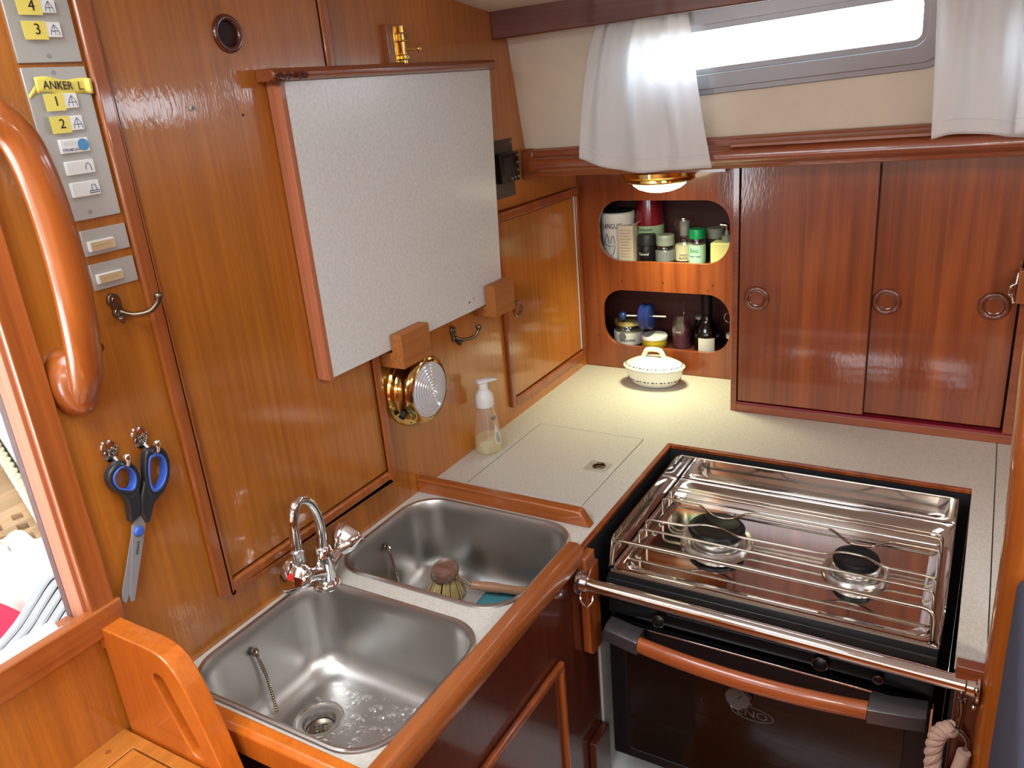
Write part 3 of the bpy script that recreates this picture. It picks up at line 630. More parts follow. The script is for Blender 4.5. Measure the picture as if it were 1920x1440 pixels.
# ------------------------------------------------------------------ brass wall lamp
lc = Vector((0, -0.760, 0.214))
t = thing('wall_lamp', 'round polished brass lamp with a ribbed clear lens on the bulkhead above the soap', 'lamp', tuple(lc))
X = (1, 0, 0)
build('base_ring', MB().lathe([(0.072, 0), (0.0735, 0.003), (0.071, 0.007), (0.062, 0.010), (0.058, 0.018), (0.058, 0.028), (0.0635, 0.032), (0.0645, 0.037), (0.060, 0.043), (0.053, 0.046)], lc, X, 56, cap0=True), 'brass', t)
prof = []
for i in range(53):
    r = 0.0535*(1-i/52); prof.append((r, 0.044+0.008*(1-(r/0.0535)**2)+0.0010*math.sin(i*2*PI/6.0)))
ln = build('lens', MB().lathe(prof, lc, X, 64), 'lens', t)
for a in (-0.4, -1.9, 1.2, 2.6): build('screw', MB().disc(lc+Vector((0.0065, 0.068*math.cos(a), 0.066*math.sin(a))), 0.0028, X, 0.002, 12), 'bronze', t)
build('switch', MB().tube([lc+Vector((0.020, -0.052, -0.030)), lc+Vector((0.020, -0.062, -0.036))], 0.0065, 14), 'blackm', t)

# lamp under the shelf (lit)
uc = Vector((0.266, -0.125, 0.532)); D = (0, 0, -1)
t = thing('shelf_lamp', 'lit brass dome lamp fixed under the shelf below the curtain', 'lamp', tuple(uc))
build('housing', MB().lathe([(0.080, 0), (0.083, 0.003), (0.083, 0.012), (0.078, 0.017), (0.079, 0.022), (0.074, 0.026), (0.060, 0.028)], uc, D, 48, cap0=True), 'brass', t)
build('lens', MB().lathe([(0.062, 0.026), (0.058, 0.034), (0.047, 0.042), (0.030, 0.048), (0.012, 0.051), (0, 0.0512)], uc, D, 40), 'lit', t)
pl_ = bpy.data.lights.new('shelf_lamp_bulb', 'AREA'); pl_.shape = 'DISK'; pl_.size = 0.11; pl_.energy = 0.75; pl_.color = (0.97, 1.0, 0.60); pl_.spread = math.radians(105)
po = bpy.data.objects.new('shelf_lamp_bulb', pl_); COL.objects.link(po); po.location = uc+Vector((0, 0, -0.054))

# ------------------------------------------------------------------ coat hooks
def double_hook(y, z, sc, label, mirror_small=True):
    t = thing('coat_hook', label, 'hook', (0, y, z))
    q = lambda a, b_, x: (x*sc, y+a*sc, z+b_*sc)
    pr = [(-.004, .018), (-.009, .014), (-.0105, .007), (-.006, 0), (-.0075, -.008), (-.003, -.0125), (.004, -.0125), (.0075, -.008), (.0055, 0), (.006, .008), (.0035, .015)]
    mb = MB(); mb.rings([[q(a, b_, 0.0) for a, b_ in pr], [q(a, b_, 0.0045) for a, b_ in pr]])
    build('plate', mb, 'bronze', t, 0.001)
    p = smoothpts([q(.002, -.006, .004), q(.010, -.011, .014), q(.024, -.010, .026), q(.034, .0, .032), q(.037, .010, .031)], 5)
    n = len(p); build('prong', MB().tube(p, [0.0032*sc]*(n-6)+[0.0036*sc, .0044*sc, .0052*sc, .0056*sc, .0048*sc, .0025*sc], 12), 'bronze', t)
    p = smoothpts([q(-.001, -.008, .004), q(-.004, -.013, .012), q(-.008, -.013, .020), q(-.011, -.006, .023)], 5)
    n = len(p); build('prong', MB().tube(p, [0.003*sc]*(n-4)+[.004*sc, .0048*sc, .0045*sc, .0022*sc], 12), 'bronze', t)
    for b_ in (.009, -.006): build('screw', MB().disc(q(-.001, b_, .0044), .0032*sc, X, .0012, 12).torus(q(-.001, b_, .005), .0042*sc, .0006, X, 16, 6), 'steel', t)
double_hook(-1.3015, 0.5190, 1.05, 'antique bronze double coat hook below the two small switch plates')
double_hook(-0.6050, 0.2700, 1.15, 'small bronze coat hook under the white board between the two blocks')

# ------------------------------------------------------------------ scissors on two small chrome hooks
def small_hook(y, z, label):
    t = thing('chrome_hook', label, 'hook', (0, y, z), 'chrome hooks holding the scissors')
    out = [(-.0085, .006), (-.004, .0125), (.003, .0125), (.0085, .007), (.0095, -.001), (.006, -.009), (0, -.0125), (-.006, -.010), (-.0095, -.002)]
    sp2 = [(p.x, p.y) for p in smoothpts([(a, b_, 0) for a, b_ in out], 4, True)]
    build('plate', MB().rings([[(0.0, y+a*1.15, z+b_*1.15) for a, b_ in sp2], [(0.003, y+a*1.1, z+b_*1.1) for a, b_ in sp2], [(0.0045, y+a*.8, z+b_*.8) for a, b_ in sp2]]), 'chrome', t)
    build('prong', MB().tube(smoothpts([(0.004, y+.003, z-.010), (0.014, y+.004, z-.019), (0.024, y+.005, z-.017), (0.027, y+.0055, z-.008), (0.026, y+.006, z-.002)], 5), [.0032]*14+[.0040]*5+[.0036, .002], 12), 'chrome', t)
    for yy, zz in ((y-.0055, z-.0015), (y+.005, z+.002)): build('screw', MB().torus((0.0048, yy, zz), .0035, .0008, X, 14, 6), 'steel', t)
small_hook(-1.3600, 0.3495, 'small chrome hook holding the left scissor handle')
small_hook(-1.3165, 0.3490, 'small chrome hook holding the right scissor handle')
t = thing('scissors', 'black and blue handled scissors hanging open from two chrome hooks', 'scissors', (0.012, -1.36, 0.152))
ring1 = [(-1.3721, 0.332), (-1.3776, 0.3255), (-1.3787, 0.315), (-1.3738, 0.3032), (-1.3638, 0.2954), (-1.3540, 0.2900), (-1.3461, 0.2931), (-1.3407, 0.3057), (-1.3417, 0.3195), (-1.3497, 0.3317), (-1.3616, 0.3363)]
ring2 = [(-1.3226, 0.3314), (-1.33, 0.3121), (-1.3335, 0.2888), (-1.3307, 0.2737), (-1.319, 0.2717), (-1.3061, 0.2811), (-1.2976, 0.2967), (-1.2956, 0.3153), (-1.3013, 0.3285), (-1.3121, 0.3333)]
def scale2(L_, k):
    cx = sum(a for a, _ in L_)/len(L_); cy = sum(b_ for _, b_ in L_)/len(L_)
    return [(cx+(a-cx)*k, cy+(b_-cy)*k) for a, b_ in L_]
def sm2(L_, k=4): return [(p.x, p.y) for p in smoothpts([(a, b_, 0) for a, b_ in L_], k, True)]
for rg, shank, nm in ((ring1, [(-1.3713, 0.302), (-1.3635, 0.2829), (-1.3673, 0.256), (-1.3633, 0.2529), (-1.3509, 0.2588), (-1.3466, 0.2741), (-1.3435, 0.2957), (-1.3559, 0.2890)], 'a'),
                      (ring2, [(-1.3345, 0.300), (-1.3447, 0.2809), (-1.3509, 0.2588), (-1.3471, 0.244), (-1.3427, 0.2416), (-1.3296, 0.2633), (-1.309, 0.2746), (-1.3305, 0.2726)], 'b')):
    outp, inn = sm2(scale2(rg, 1.08)), sm2(scale2(rg, 0.74))
    mb = MB().plate(outp, [inn], 'x', 0.007, 0.019); mb.prism(shank, 'x', 0.0075, 0.0185)
    hd = build('handle', mb, 'grip', t, 0.0028)
    tag(build('grip_lining', MB().plate(sm2(scale2(rg, 0.80)), [sm2(scale2(rg, 0.66))], 'x', 0.006, 0.0198), 'gripblue', hd, 0.0012), 'blue inner lining of the grip')
build('blade', MB().prism([(-1.3611, 0.2522), (-1.3502, 0.2561), (-1.347, 0.2425), (-1.3535, 0.2263), (-1.3885, 0.1512), (-1.3928, 0.1520), (-1.3918, 0.1608), (-1.3648, 0.2425)], 'x', 0.0122, 0.0142), 'blade', t)
build('blade', MB().prism([(-1.3631, 0.2480), (-1.368, 0.2338), (-1.3986, 0.1705), (-1.402, 0.1585), (-1.3988, 0.1524), (-1.3877, 0.1676), (-1.3660, 0.2158), (-1.352, 0.2500)], 'x', 0.0098, 0.0118), 'blade', t)
build('pivot', MB().lathe([(0.0068, 0), (0.0068, 0.002), (0.005, 0.004), (0, 0.0045)], (0.014, -1.3590, 0.2377), X, 20), 'gripblue', t)
text('XYMAX', 0.0052, (0.0145, -1.3660, 0.2170), (0, -0.37, -0.93), (0, 0.93, -0.37), 'ink', t)

# ------------------------------------------------------------------ switch plates
Yv = (0, 1, 0); Zv = (0, 0, 1)
def drawboat(c, s_, parent):
    x = c[0]; y, z = c[1], c[2]
    L_ = []
    arc = lambda y0, z0, y1, z1, b_: [(x, y0+(y1-y0)*k/5+b_*math.sin(PI*k/5)*s_, z0+(z1-z0)*k/5) for k in range(6)]
    L_.append(arc(y-.45*s_, z-.5*s_, y, z+.5*s_, -.12)); L_.append(arc(y+.45*s_, z-.5*s_, y, z+.5*s_, .12))
    L_.append([(x, y, z-.5*s_), (x, y, z+.5*s_)]); L_.append([(x, y-.42*s_, z-.12*s_), (x, y+.42*s_, z-.12*s_)])
    L_.append([(x, y-.08*s_, z+.42*s_), (x, y+.08*s_, z+.42*s_)])
    strokes(L_, 0.00035, 'inkblue', parent)
def button(parent, y0, y1, z0, z1, mat='button'):
    return build('button', box(0.003, 0.0078, y0, y1, z0, z1), mat, parent, 0.0012)
# upper plate
t = thing('switch_plate', 'upper satin metal switch plate with yellow taped buttons 4 and 3', 'switch panel', (0, -1.3035, 0.799), 'metal switch plates')
build('plate', box(0, 0.0032, -1.3405, -1.2665, 0.799, 0.93), 'plate', t, 0.0008)
for z0, z1, ch in ((0.8484, 0.8625, '4'), (0.8240, 0.8400, '3'), (0.8730, 0.8890, '5')):
    b1 = button(t, -1.3245, -1.2850, z0, z1)
    if ch != '5':
        build('tape', box(0.0078, 0.0082, -1.3290, -1.3025, z0-.002, z1+.0005), 'tape', b1)
        text(ch, 0.0155, (0.0084, -1.3130, (z0+z1)/2), Yv, Zv, 'ink', b1)
    drawboat((0.0080, -1.2935, (z0+z1)/2), 0.0105, b1)
build('screw', MB().disc((0.003, -1.3046, 0.8057), 0.0028, X, 0.0008, 12), 'blade', t)
# long plate
t = thing('switch_plate', 'long satin metal switch plate with five buttons and a torn yellow tape reading ANKER', 'switch panel', (0, -1.3035, 0.628), 'metal switch plates')
build('plate', box(0, 0.0032, -1.3405, -1.2655, 0.6275, 0.7945), 'plate', t, 0.0008)
tp = MB().grid(lambda u, v: (0.0045+0.0012*math.sin(u*7)+0.0035*(u > .93)+0.001*v, -1.3300+0.064*u, 0.7680+0.0165*v-0.0045*u+0.0015*math.sin(u*9)), 20, 4)
tp.grid(lambda u, v: (0.0045, -1.3300-0.010*u, 0.7690+0.008*v*(1-.4*u)-0.007*u), 4, 2)
tpo = tag(build('tape', tp, 'tape', t, solid=0.0003), 'torn yellow tape with handwriting')
text('ANKER  L.', 0.0125, (0.0066, -1.2985, 0.7745), (0, 1, -0.06), (0, 0.06, 1), 'ink', tpo, xs=0.86)
for z0, z1, kind in ((0.7502, 0.7665, '1'), (0.7264, 0.7425, '2'), (0.7025, 0.7183, 's'), (0.6785, 0.6942, 'a'), (0.6536, 0.6706, 'f')):
    b1 = button(t, -1.3218, -1.2868, z0, z1); zc = (z0+z1)/2
    if kind in '12':
        build('tape', box(0.0078, 0.0082, -1.3265, -1.3035, z0-.0015, z1+.0005), 'tape', b1)
        text(kind, 0.0145, (0.0084, -1.3130, zc), Yv, Zv, 'ink', b1)
        drawboat((0.0080, -1.2945, zc), 0.0115, b1)
    elif kind == 's':
        text('STROBE LIGHT', 0.0042, (0.0080, -1.3080, zc-.004), Yv, Zv, 'inkblue', b1, xs=0.9)
        tag(build('sticker', MB().disc((0.0078, -1.2945, zc+.0005), 0.0066, X, 0.0005, 24), 'bluedot', b1), 'round blue sticker')
        build('faded_strip', box(0.0078, 0.0080, -1.3170, -1.3020, zc+.001, zc+.005), 'lblwhite', b1)
    elif kind == 'a':
        strokes([[(0.0080, -1.2990+.0035*(1-math.cos(k*PI/7)), zc-.003+.007*math.sin(k*PI/7)) for k in range(8)], [(0.0080, -1.2925, zc-.002), (0.0080, -1.2915, zc-.005)]], 0.00045, 'inkblue', b1)
    else:
        strokes([[(0.0080, -1.3010, zc-.005), (0.0080, -1.2890, zc-.005), (0.0080, -1.2890, zc-.0028), (0.0080, -1.3010, zc-.0028), (0.0080, -1.3010, zc-.005)],
                 [(0.0080, -1.2980, zc-.0028), (0.0080, -1.2970, zc+.004), (0.0080, -1.2930, zc+.004), (0.0080, -1.2915, zc-.0028)]], 0.0005, 'inkblue', b1)
build('screw', MB().disc((0.003, -1.3047, 0.6356), 0.0028, X, 0.0008, 12), 'blade', t)
build('screw', MB().disc((0.003, -1.3047, 0.7885), 0.0028, X, 0.0008, 12), 'blade', t)
for z0, z1, bz0, bz1, lab in ((0.5856, 0.6158, 0.5903, 0.6030, 'small metal plate with a tan button, directly under the long switch plate'), (0.5444, 0.5757, 0.5518, 0.5636, 'small metal plate with a tan button, just above the bronze double hook')):
    t = thing('push_button_plate', lab, 'switch', (0, -1.293, z0), 'small push button plates')
    build('plate', box(0, 0.0030, -1.3235, -1.2640, z0, z1), 'plate', t, 0.0008)
    b1 = button(t, -1.3195, -1.2853, bz0, bz1); build('button_face', box(0.0077, 0.0081, -1.3170, -1.2868, bz0+.0012, bz1-.0018), 'tan', b1)
    strokes([[(0.0081, -1.3140+.0022*k, (bz0+bz1)/2+.0006*(-1)**k) for k in range(11)]], 0.0003, 'faint', b1, 'worn_lettering')

# controller beside the board
t = thing('heater_controller', 'black digital controller on a metal plate right of the white board', 'controller', (0, -0.352, 0.506))
build('plate', box(0, 0.0025, -0.3960, -0.3125, 0.5060, 0.6265), 'ctlplate', t, 0.0006)
cb = build('display_unit', box(0.0025, 0.022, -0.3980, -0.3210, 0.5395, 0.6000), 'black', t, 0.002)
build('display', box(0.022, 0.0224, -0.385, -0.348, 0.556, 0.590), 'blackm', cb)
for y, z in ((-.3290, .592), (-.3290, .577), (-.3290, .561), (-.3290, .547), (-.3430, .547), (-.3570, .546)): build('key', MB().disc((0.0218, y, z), 0.0026, X, 0.0016, 12), 'greylid', cb)
for zz in (.6185, .5135): build('screw', MB().disc((0.0025, -.3205, zz), .003, X, .001, 12), 'steel', t)

# big grab handle by the companionway
hp = smoothpts([(0.004, -1.452, 0.800), (0.028, -1.430, 0.782), (0.050, -1.412, 0.752), (0.057, -1.393, 0.722), (0.058, -1.384, 0.670), (0.057, -1.381, 0.600), (0.054, -1.383, 0.530), (0.044, -1.384, 0.475), (0.030, -1.384, 0.447), (0.016, -1.385, 0.430)], 5)
n = len(hp)
t = thing('grab_rail', 'large curved varnished wooden grab rail bowed out beside the companionway', 'grab rail', (0.03, -1.39, 0.42))
build('bow', MB().tube(hp, [0.0175+0.003*math.sin(PI*i/(n-1)) for i in range(n)], 20, flat=0.9, up=(1, 0, 0)), 'grabwood', t)
build('lower_foot', MB().rings([[(x, -1.385+(0.025-s_)*math.cos(a)*1.05, 0.452+(0.042-s_)*math.sin(a)) for a in [2*PI*k/28 for k in range(28)]] for x, s_ in ((0.0, 0), (0.018, 0.001), (0.030, 0.006), (0.036, 0.014))]), 'grabwood', t)
build('wood_plug', MB().disc((0.0535, -1.366, 0.492), 0.005, (0.9, 0.4, 0.0), 0.001, 16), 'dark', t)

# ------------------------------------------------------------------ step and side bracket in the lower left
t = thing('companionway_step', 'bright varnished wooden step with an inset hatch below the companionway', 'step', (0.12, -1.8, -0.05))
build('frame', MB().plate([(0.0, -2.3), (0.40, -2.3), (0.40, -1.4415), (0.0, -1.4415)], [[(0.0405, -2.2), (0.36, -2.2), (0.36, -1.458), (0.0405, -1.458)]], 'z', -0.045, -0.019), 'orange_y', t, 0.001)
build('hatch', box(0.0425, 0.358, -2.198, -1.460, -0.044, -0.0195), 'orange_y', t, 0.001)
build('plug', MB().disc((0.018, -1.478, -0.0195), 0.004, (0, 0, 1), 0.0008, 16), 'teak_y', t)
out = smoothpts([(0.010, 0.1425, 0), (0.0631, 0.1415, 0), (0.1100, 0.1400, 0), (0.1321, 0.1315, 0), (0.1450, 0.1180, 0), (0.1574, 0.094, 0), (0.1701, 0.057, 0), (0.1800, 0.0218, 0), (0.1890, -0.015, 0), (0.2000, -0.06, 0), (0.245, -0.25, 0)], 3)
outl = [(p.x, p.y) for p in out]+[(0.012, -0.25), (0.010, 0.110), (0.003, 0.108), (0.003, 0.1425)]
slot = []
for k in range(13):
    a = PI*k/12; slot.append((0.1085+0.0085*math.cos(a+0.40)*1.35, 0.094+0.0085*math.sin(a+0.40)*1.3))
for k in range(13):
    a = PI+PI*k/12; slot.append((0.1470+0.0095*math.cos(a+0.40)*1.25, 0.002+0.0095*math.sin(a+0.40)*1.2))
tag(build('step_side_panel', MB().plate(outl, [slot], 'y', -1.4395, -1.412), 'orange', None, 0.0018), 'upright bright orange wooden side panel with a long slot between step and sink', 'panel')
for yy in (-1.488, -1.488):
    pass
def sill_rail(x, z, label):
    tag(build('sill_track', MB().tube([(x, -2.15, z), (x, -1.468, z)], 0.0105, 16), 'white'), label, 'track', 'tracks on the companionway sill')
sill_rail(-0.0115, 0.148, 'white plastic track on the companionway sill, on the cabin side')
sill_rail(-0.0365, 0.148, 'white plastic track on the companionway sill, on the cockpit side')

# ------------------------------------------------------------------ shelf with rounded rail under the window
def rise(c): return (c.x, c.y, c.z+0.02*c.x)
sh = MB().prism([(-0.2525, 0.560), (-0.2525, 0.594), (-0.262, 0.597), (-0.272, 0.592), (-0.275, 0.580), (-0.288, 0.575), (-0.294, 0.566), (-0.294, 0.556), (-0.287, 0.548), (-0.278, 0.5455), (-0.272, 0.536), (-0.10, 0.536), (-0.10, 0.560)], 'x', 0.028, 1.12)
sh.xf(rise); t = build('window_shelf', sh, 'cab_x', None, 0.002)
tag(t, 'long dark wooden shelf with a rounded rail running under the window and curtains', 'shelf')
eb = MB().prism([(-0.2525, 0.532), (-0.2525, 0.596), (-0.262, 0.598), (-0.270, 0.592), (-0.272, 0.532)], 'x', 0.0005, 0.0275); eb.xf(rise); build('end_piece', eb, 'cab_x', t, 0.002)
ub = MB().box(0.0005, 0.4485, -0.245, -0.002, 0.5365, 0.5595); build('underside', ub, 'cab_x', t)
sm = MB().prism([(-0.277, 0.580), (-0.277, 0.585), (-0.283, 0.588), (-0.290, 0.584), (-0.291, 0.577)], 'x', 0.47, 1.1); sm.xf(rise); build('rail_lip', sm, 'cab_x', t, 0.0015)

# ------------------------------------------------------------------ curtains
def curtain(label, xl_t, xr_t, xl_b, xr_b, zt, zb, y0, folds, seed, depth=0.017):
    rnd = random.Random(seed); ph = [rnd.random()*6 for _ in range(5)]
    t = thing('curtain', label, 'curtain', ((xl_b+xr_b)/2, y0, zb(0.5)), 'short white curtains at the window')
    def fn(u, v, dz=0.0, dy=0.0):                       # v: 0 top .. 1 bottom
        e = v**0.55
        xl = xl_t+(xl_b-xl_t)*e; xr = xr_t+(xr_b-xr_t)*v
        z = zt+(zb(u)-zt)*v
        x = xl+(xr-xl)*u + 0.004*math.sin(2*PI*folds*u*0.5+ph[0]+v)*v
        f = (math.sin(2*PI*folds*u+ph[1]+0.8*v)*(1-.45*v)+0.6*math.sin(2*PI*folds*1.9*u+ph[2])*(1-v)+0.55*math.sin(2*PI*folds*.55*u+ph[3]-1.5*v)*v)
        return (x, y0-0.027*(1-v)**1.2-0.012*v-depth*f*0.6*(0.45+0.55*min(1, v*2.5))-0.010*math.sin(PI*v)+dy, z+dz)
    build('cloth', MB().grid(lambda u, v: fn(u, v), 110, 40), 'curtain', t, solid=0.0010)
    hem = MB().grid(lambda u, v: fn(u, 0.905+0.006*v, 0, -0.0014), 110, 1)
    build('hem', hem, 'curtain', t, solid=0.0012); return t
zb1 = lambda u: 0.578-0.036*math.sin(min(1, u*1.9)*PI/2)+0.010*u
curtain('short white gathered curtain hanging left of the window over the shelf lamp', 0.235, 0.398, 0.156, 0.440, 0.842, zb1, -0.296, 3.2, 3)
curtain('short white curtain at the right end of the window', 0.800, 0.955, 0.812, 0.965, 0.865, lambda u: 0.590+0.006*math.sin(5*u)+0.004*u, -0.296, 3.0, 8, 0.009)
curtain('edge of a third white curtain at the right border of the picture', 0.915, 0.975, 0.938, 0.990, 0.868, lambda u: 0.593+0.004*math.sin(5*u), -0.318, 3.4, 5, 0.006)

# ------------------------------------------------------------------ spice rack
t = thing('spice_locker', 'dark wooden locker front with two rounded openings in the counter corner', 'locker', (0.225, 0.0, 0.0))
H1 = rrect(0.0545, 0.3905, 0.2905, 0.4425, 0.060, 12); H2 = rrect(0.0565, 0.3925, 0.0640, 0.2145, 0.058, 12)
build('front_panel', MB().plate([(0.0008, 0.0), (0.4480, 0.0), (0.4480, 0.5355), (0.0008, 0.5355)], [H1, H2], 'y', 0.0, 0.012), 'cab', t, 0.0008)
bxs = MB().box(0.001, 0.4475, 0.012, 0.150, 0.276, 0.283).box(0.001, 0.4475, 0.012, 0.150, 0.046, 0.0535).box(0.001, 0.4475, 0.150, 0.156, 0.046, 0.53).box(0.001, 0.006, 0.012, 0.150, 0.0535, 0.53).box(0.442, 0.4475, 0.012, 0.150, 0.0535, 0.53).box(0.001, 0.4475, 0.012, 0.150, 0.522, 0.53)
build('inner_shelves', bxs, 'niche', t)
for x, z in ((0.1133, 0.2386), (0.2238, 0.2396), (0.3496, 0.2389), (0.0431, 0.1792), (0.0397, 0.0886), (0.3375, 0.225), (0.397, 0.437)): build('screw', MB().disc((x, 0.0002, z), 0.0022, (0, -1, 0), 0.0008, 10), 'bronze', t)
YM = (0, -1, 0); XR = (1, 0, 0)
Z1, Z2 = 0.2835, 0.054
def cyl(x, y, z, prof, mat, parent, name, seg=28, solid=0.0): return build(name, MB().lathe([(r, h) for r, h in prof], (x, y, z), (0, 0, 1), seg, cap0=True, cap1=True), mat, parent, solid=solid)
# upper row
t = thing('biscuit_tin', 'white round tin with dark lid and a drawing of fingers in the upper opening', 'tin', (0.078, 0.066, Z1))
cyl(0.078, 0.068, Z1, [(0.044, 0), (0.044, 0.102)], 'tin', t, 'body'); cyl(0.078, 0.068, Z1+.102, [(0.0455, 0), (0.0455, 0.018), (0.043, 0.020)], 'lblwhite', t, 'lid'); cyl(0.078, 0.068, Z1+.1225, [(0.040, 0), (0.040, 0.0012)], 'blackm', t, 'lid_top')
def on_cyl(mb, cx, cy, R):
    def f(c):
        a = (c.x-cx)/R; d = R+(cy-c.y)*0; return (cx+(R+(-c.y))*math.sin(a), cy-(R+(-c.y))*math.cos(a), c.z)
    return mb.xf(f)
def text_cyl(s, size, cx, cy, R, xc, z, mat, parent, name='lettering', xs=1.0):
    o = text(s, size, (xc, -0.0004, z), XR, Zv, mat, parent, name, xs=xs)
    pl0 = WL[o.name]
    for v in o.data.vertices:
        w_ = v.co+pl0; a = (w_.x-cx)/R; v.co = Vector((cx+(R-w_.y)*math.sin(a), cy-(R-w_.y)*math.cos(a), w_.z))-pl0
    return o
text_cyl('LANGUES', 0.0185, 0.078, 0.068, 0.0443, 0.0800, 0.373, 'ink', t, xs=0.70)
fl_ = []
for k, (cx0, hh) in enumerate(((0.050, .022), (0.066, .024), (0.082, .020))):
    fl_.append([(cx0-.006+.012*j/8, 0.0235+0.001*abs(cx0-.078)*12, 0.330+hh*math.sin(PI*j/8)) for j in range(9)])
fl_.append([(0.046, 0.0265, 0.325), (0.060, 0.0245, 0.328), (0.075, 0.0235, 0.322), (0.088, 0.0240, 0.325), (0.084, 0.0236, 0.305), (0.070, 0.0236, 0.292)])
strokes(fl_, 0.0007, 'ink', t, 'finger_drawing')
t = thing('carton', 'narrow cream cardboard box with an open flap beside the round tin', 'carton', (0.122, 0.03, Z1))
build('box', box(0.0985, 0.1385, 0.020, 0.052, Z1, 0.376), 'cream_box', t, 0.0006)
build('flap', MB().rings([[(0.1385, 0.020, 0.376), (0.1385, 0.052, 0.376), (0.1385, 0.052, 0.377), (0.1385, 0.020, 0.377)], [(0.150, 0.020, 0.384), (0.150, 0.052, 0.384), (0.150, 0.052, 0.385), (0.150, 0.020, 0.385)]]), 'cream_box', t)
strokes([[(0.102+0.002*(k % 2), 0.0197, 0.365-.0075*k), (0.134-0.003*(k % 3), 0.0197, 0.365-.0075*k)] for k in range(10)], 0.0005, 'faint', t, 'small_print')
t = thing('sauce_bottle', 'tall dark red sauce bottle with a green label behind the jars', 'bottle', (0.155, 0.095, Z1))
cyl(0.155, 0.095, Z1, [(0.036, 0), (0.037, 0.01), (0.037, 0.09), (0.034, 0.12), (0.030, 0.155), (0.026, 0.185)], 'ketchup', t, 'body')
cyl(0.155, 0.095, Z1+.045, [(0.0376, 0), (0.0376, 0.040)], 'lblgreen', t, 'label')
text_cyl('Tomaten', 0.012, 0.155, 0.095, 0.0380, 0.155, 0.360, 'ink', t)
t = thing('spice_jar', 'small jar of dark contents with a black lid in the upper opening', 'jar', (0.165, 0.05, Z1), 'spice jars')
cyl(0.1655, 0.047, Z1, [(0.023, 0), (0.024, 0.004), (0.024, 0.032), (0.020, 0.042)], 'black', t, 'jar_body'); cyl(0.1655, 0.047, Z1+.042, [(0.0225, 0), (0.0225, 0.024), (0.021, 0.026)], 'blackm', t, 'lid')
text_cyl('Kaneel', 0.0095, 0.1655, 0.047, 0.0242, 0.1655, 0.3045, 'lblwhite', t)
t = thing('spice_jar', 'small jar with a grey screw lid and dark label between black and clear jars', 'jar', (0.214, 0.05, Z1), 'spice jars')
cyl(0.2145, 0.047, Z1, [(0.0235, 0), (0.025, 0.004), (0.025, 0.032), (0.021, 0.042)], 'glass', t, 'jar_body'); cyl(0.2145, 0.047, Z1+.001, [(0.0228, 0), (0.0228, 0.028)], 'greycontent', t, 'contents'); cyl(0.2145, 0.047, Z1+.042, [(0.0225, 0), (0.0235, 0.008), (0.0225, 0.012), (0.0235, 0.016), (0.0228, 0.024), (0.021, 0.026)], 'greylid', t, 'lid')
cyl(0.2145, 0.047, Z1+.004, [(0.0255, 0), (0.0255, 0.024)], 'lblgrey', t, 'label')
t = thing('pepper_mill', 'clear grinder bottle with a cream label in the upper opening', 'grinder', (0.26, 0.065, Z1))
cyl(0.258, 0.068, Z1, [(0.023, 0), (0.024, 0.003), (0.024, 0.045), (0.020, 0.056), (0.021, 0.062)], 'glass', t, 'jar_body'); cyl(0.258, 0.068, Z1+.001, [(0.0215, 0), (0.0215, 0.04)], 'lblcream', t, 'contents')
cyl(0.258, 0.068, Z1+.062, [(0.020, 0), (0.019, 0.008), (0.022, 0.018), (0.026, 0.030), (0.027, 0.040), (0.024, 0.047), (0.015, 0.049)], 'glass', t, 'grinder_head'); cyl(0.258, 0.068, Z1+.063, [(0.012, 0), (0.013, 0.034)], 'greylid', t, 'grinder_core')
cyl(0.258, 0.068, Z1+.002, [(0.0245, 0), (0.0245, 0.038)], 'lblcream', t, 'label')
text_cyl('TWIST', 0.007, 0.258, 0.068, 0.0248, 0.262, 0.300, 'ink', t); text_cyl('BLACK', 0.007, 0.258, 0.068, 0.0248, 0.262, 0.2925, 'ink', t)
t = thing('spice_jar', 'small clear jar with a bright green lid and a mint label reading bio', 'jar', (0.299, 0.045, Z1), 'spice jars')
cyl(0.2985, 0.042, Z1, [(0.0195, 0), (0.0205, 0.003), (0.0205, 0.055), (0.018, 0.062)], 'glass', t, 'jar_body'); cyl(0.2985, 0.042, Z1+.001, [(0.018, 0), (0.018, 0.045)], 'lblcream', t, 'contents')
cyl(0.2985, 0.042, Z1+.002, [(0.0208, 0), (0.0208, 0.044)], 'lblmint', t, 'label'); cyl(0.2985, 0.042, Z1+.062, [(0.0200, 0), (0.0200, 0.020), (0.0190, 0.022)], 'green', t, 'lid')
text_cyl('bio', 0.0165, 0.2985, 0.042, 0.0211, 0.2965, 0.3175, 'green', t); text_cyl('organic spice', 0.0052, 0.2985, 0.042, 0.0211, 0.2985, 0.3035, 'inkblue', t)
t = thing('spice_jar', 'squat dark jar with a pale grey lid behind the green-lidded jar', 'jar', (0.33, 0.09, Z1), 'spice jars')
cyl(0.331, 0.088, Z1, [(0.024, 0), (0.024, 0.055)], 'blackm', t, 'jar_body'); cyl(0.331, 0.088, Z1+.055, [(0.0225, 0), (0.0225, 0.024)], 'greylid', t, 'lid')
t = thing('soap_dispenser', 'square pale yellow dispenser with a metal pump at the right of the upper opening', 'dispenser', (0.366, 0.04, Z1))
build('bottle', box(0.338, 0.392, 0.018, 0.064, Z1, 0.338), 'yellowbox', t, 0.003); cyl(0.372, 0.041, 0.338, [(0.012, 0), (0.012, 0.014), (0.006, 0.016), (0.004, 0.028)], 'greylid', t, 'collar')
build('pump', MB().tube(bend([(0.372, 0.041, 0.362), (0.372, 0.041, 0.378), (0.356, 0.038, 0.380)], 0.004), 0.004, 12), 'chrome', t)
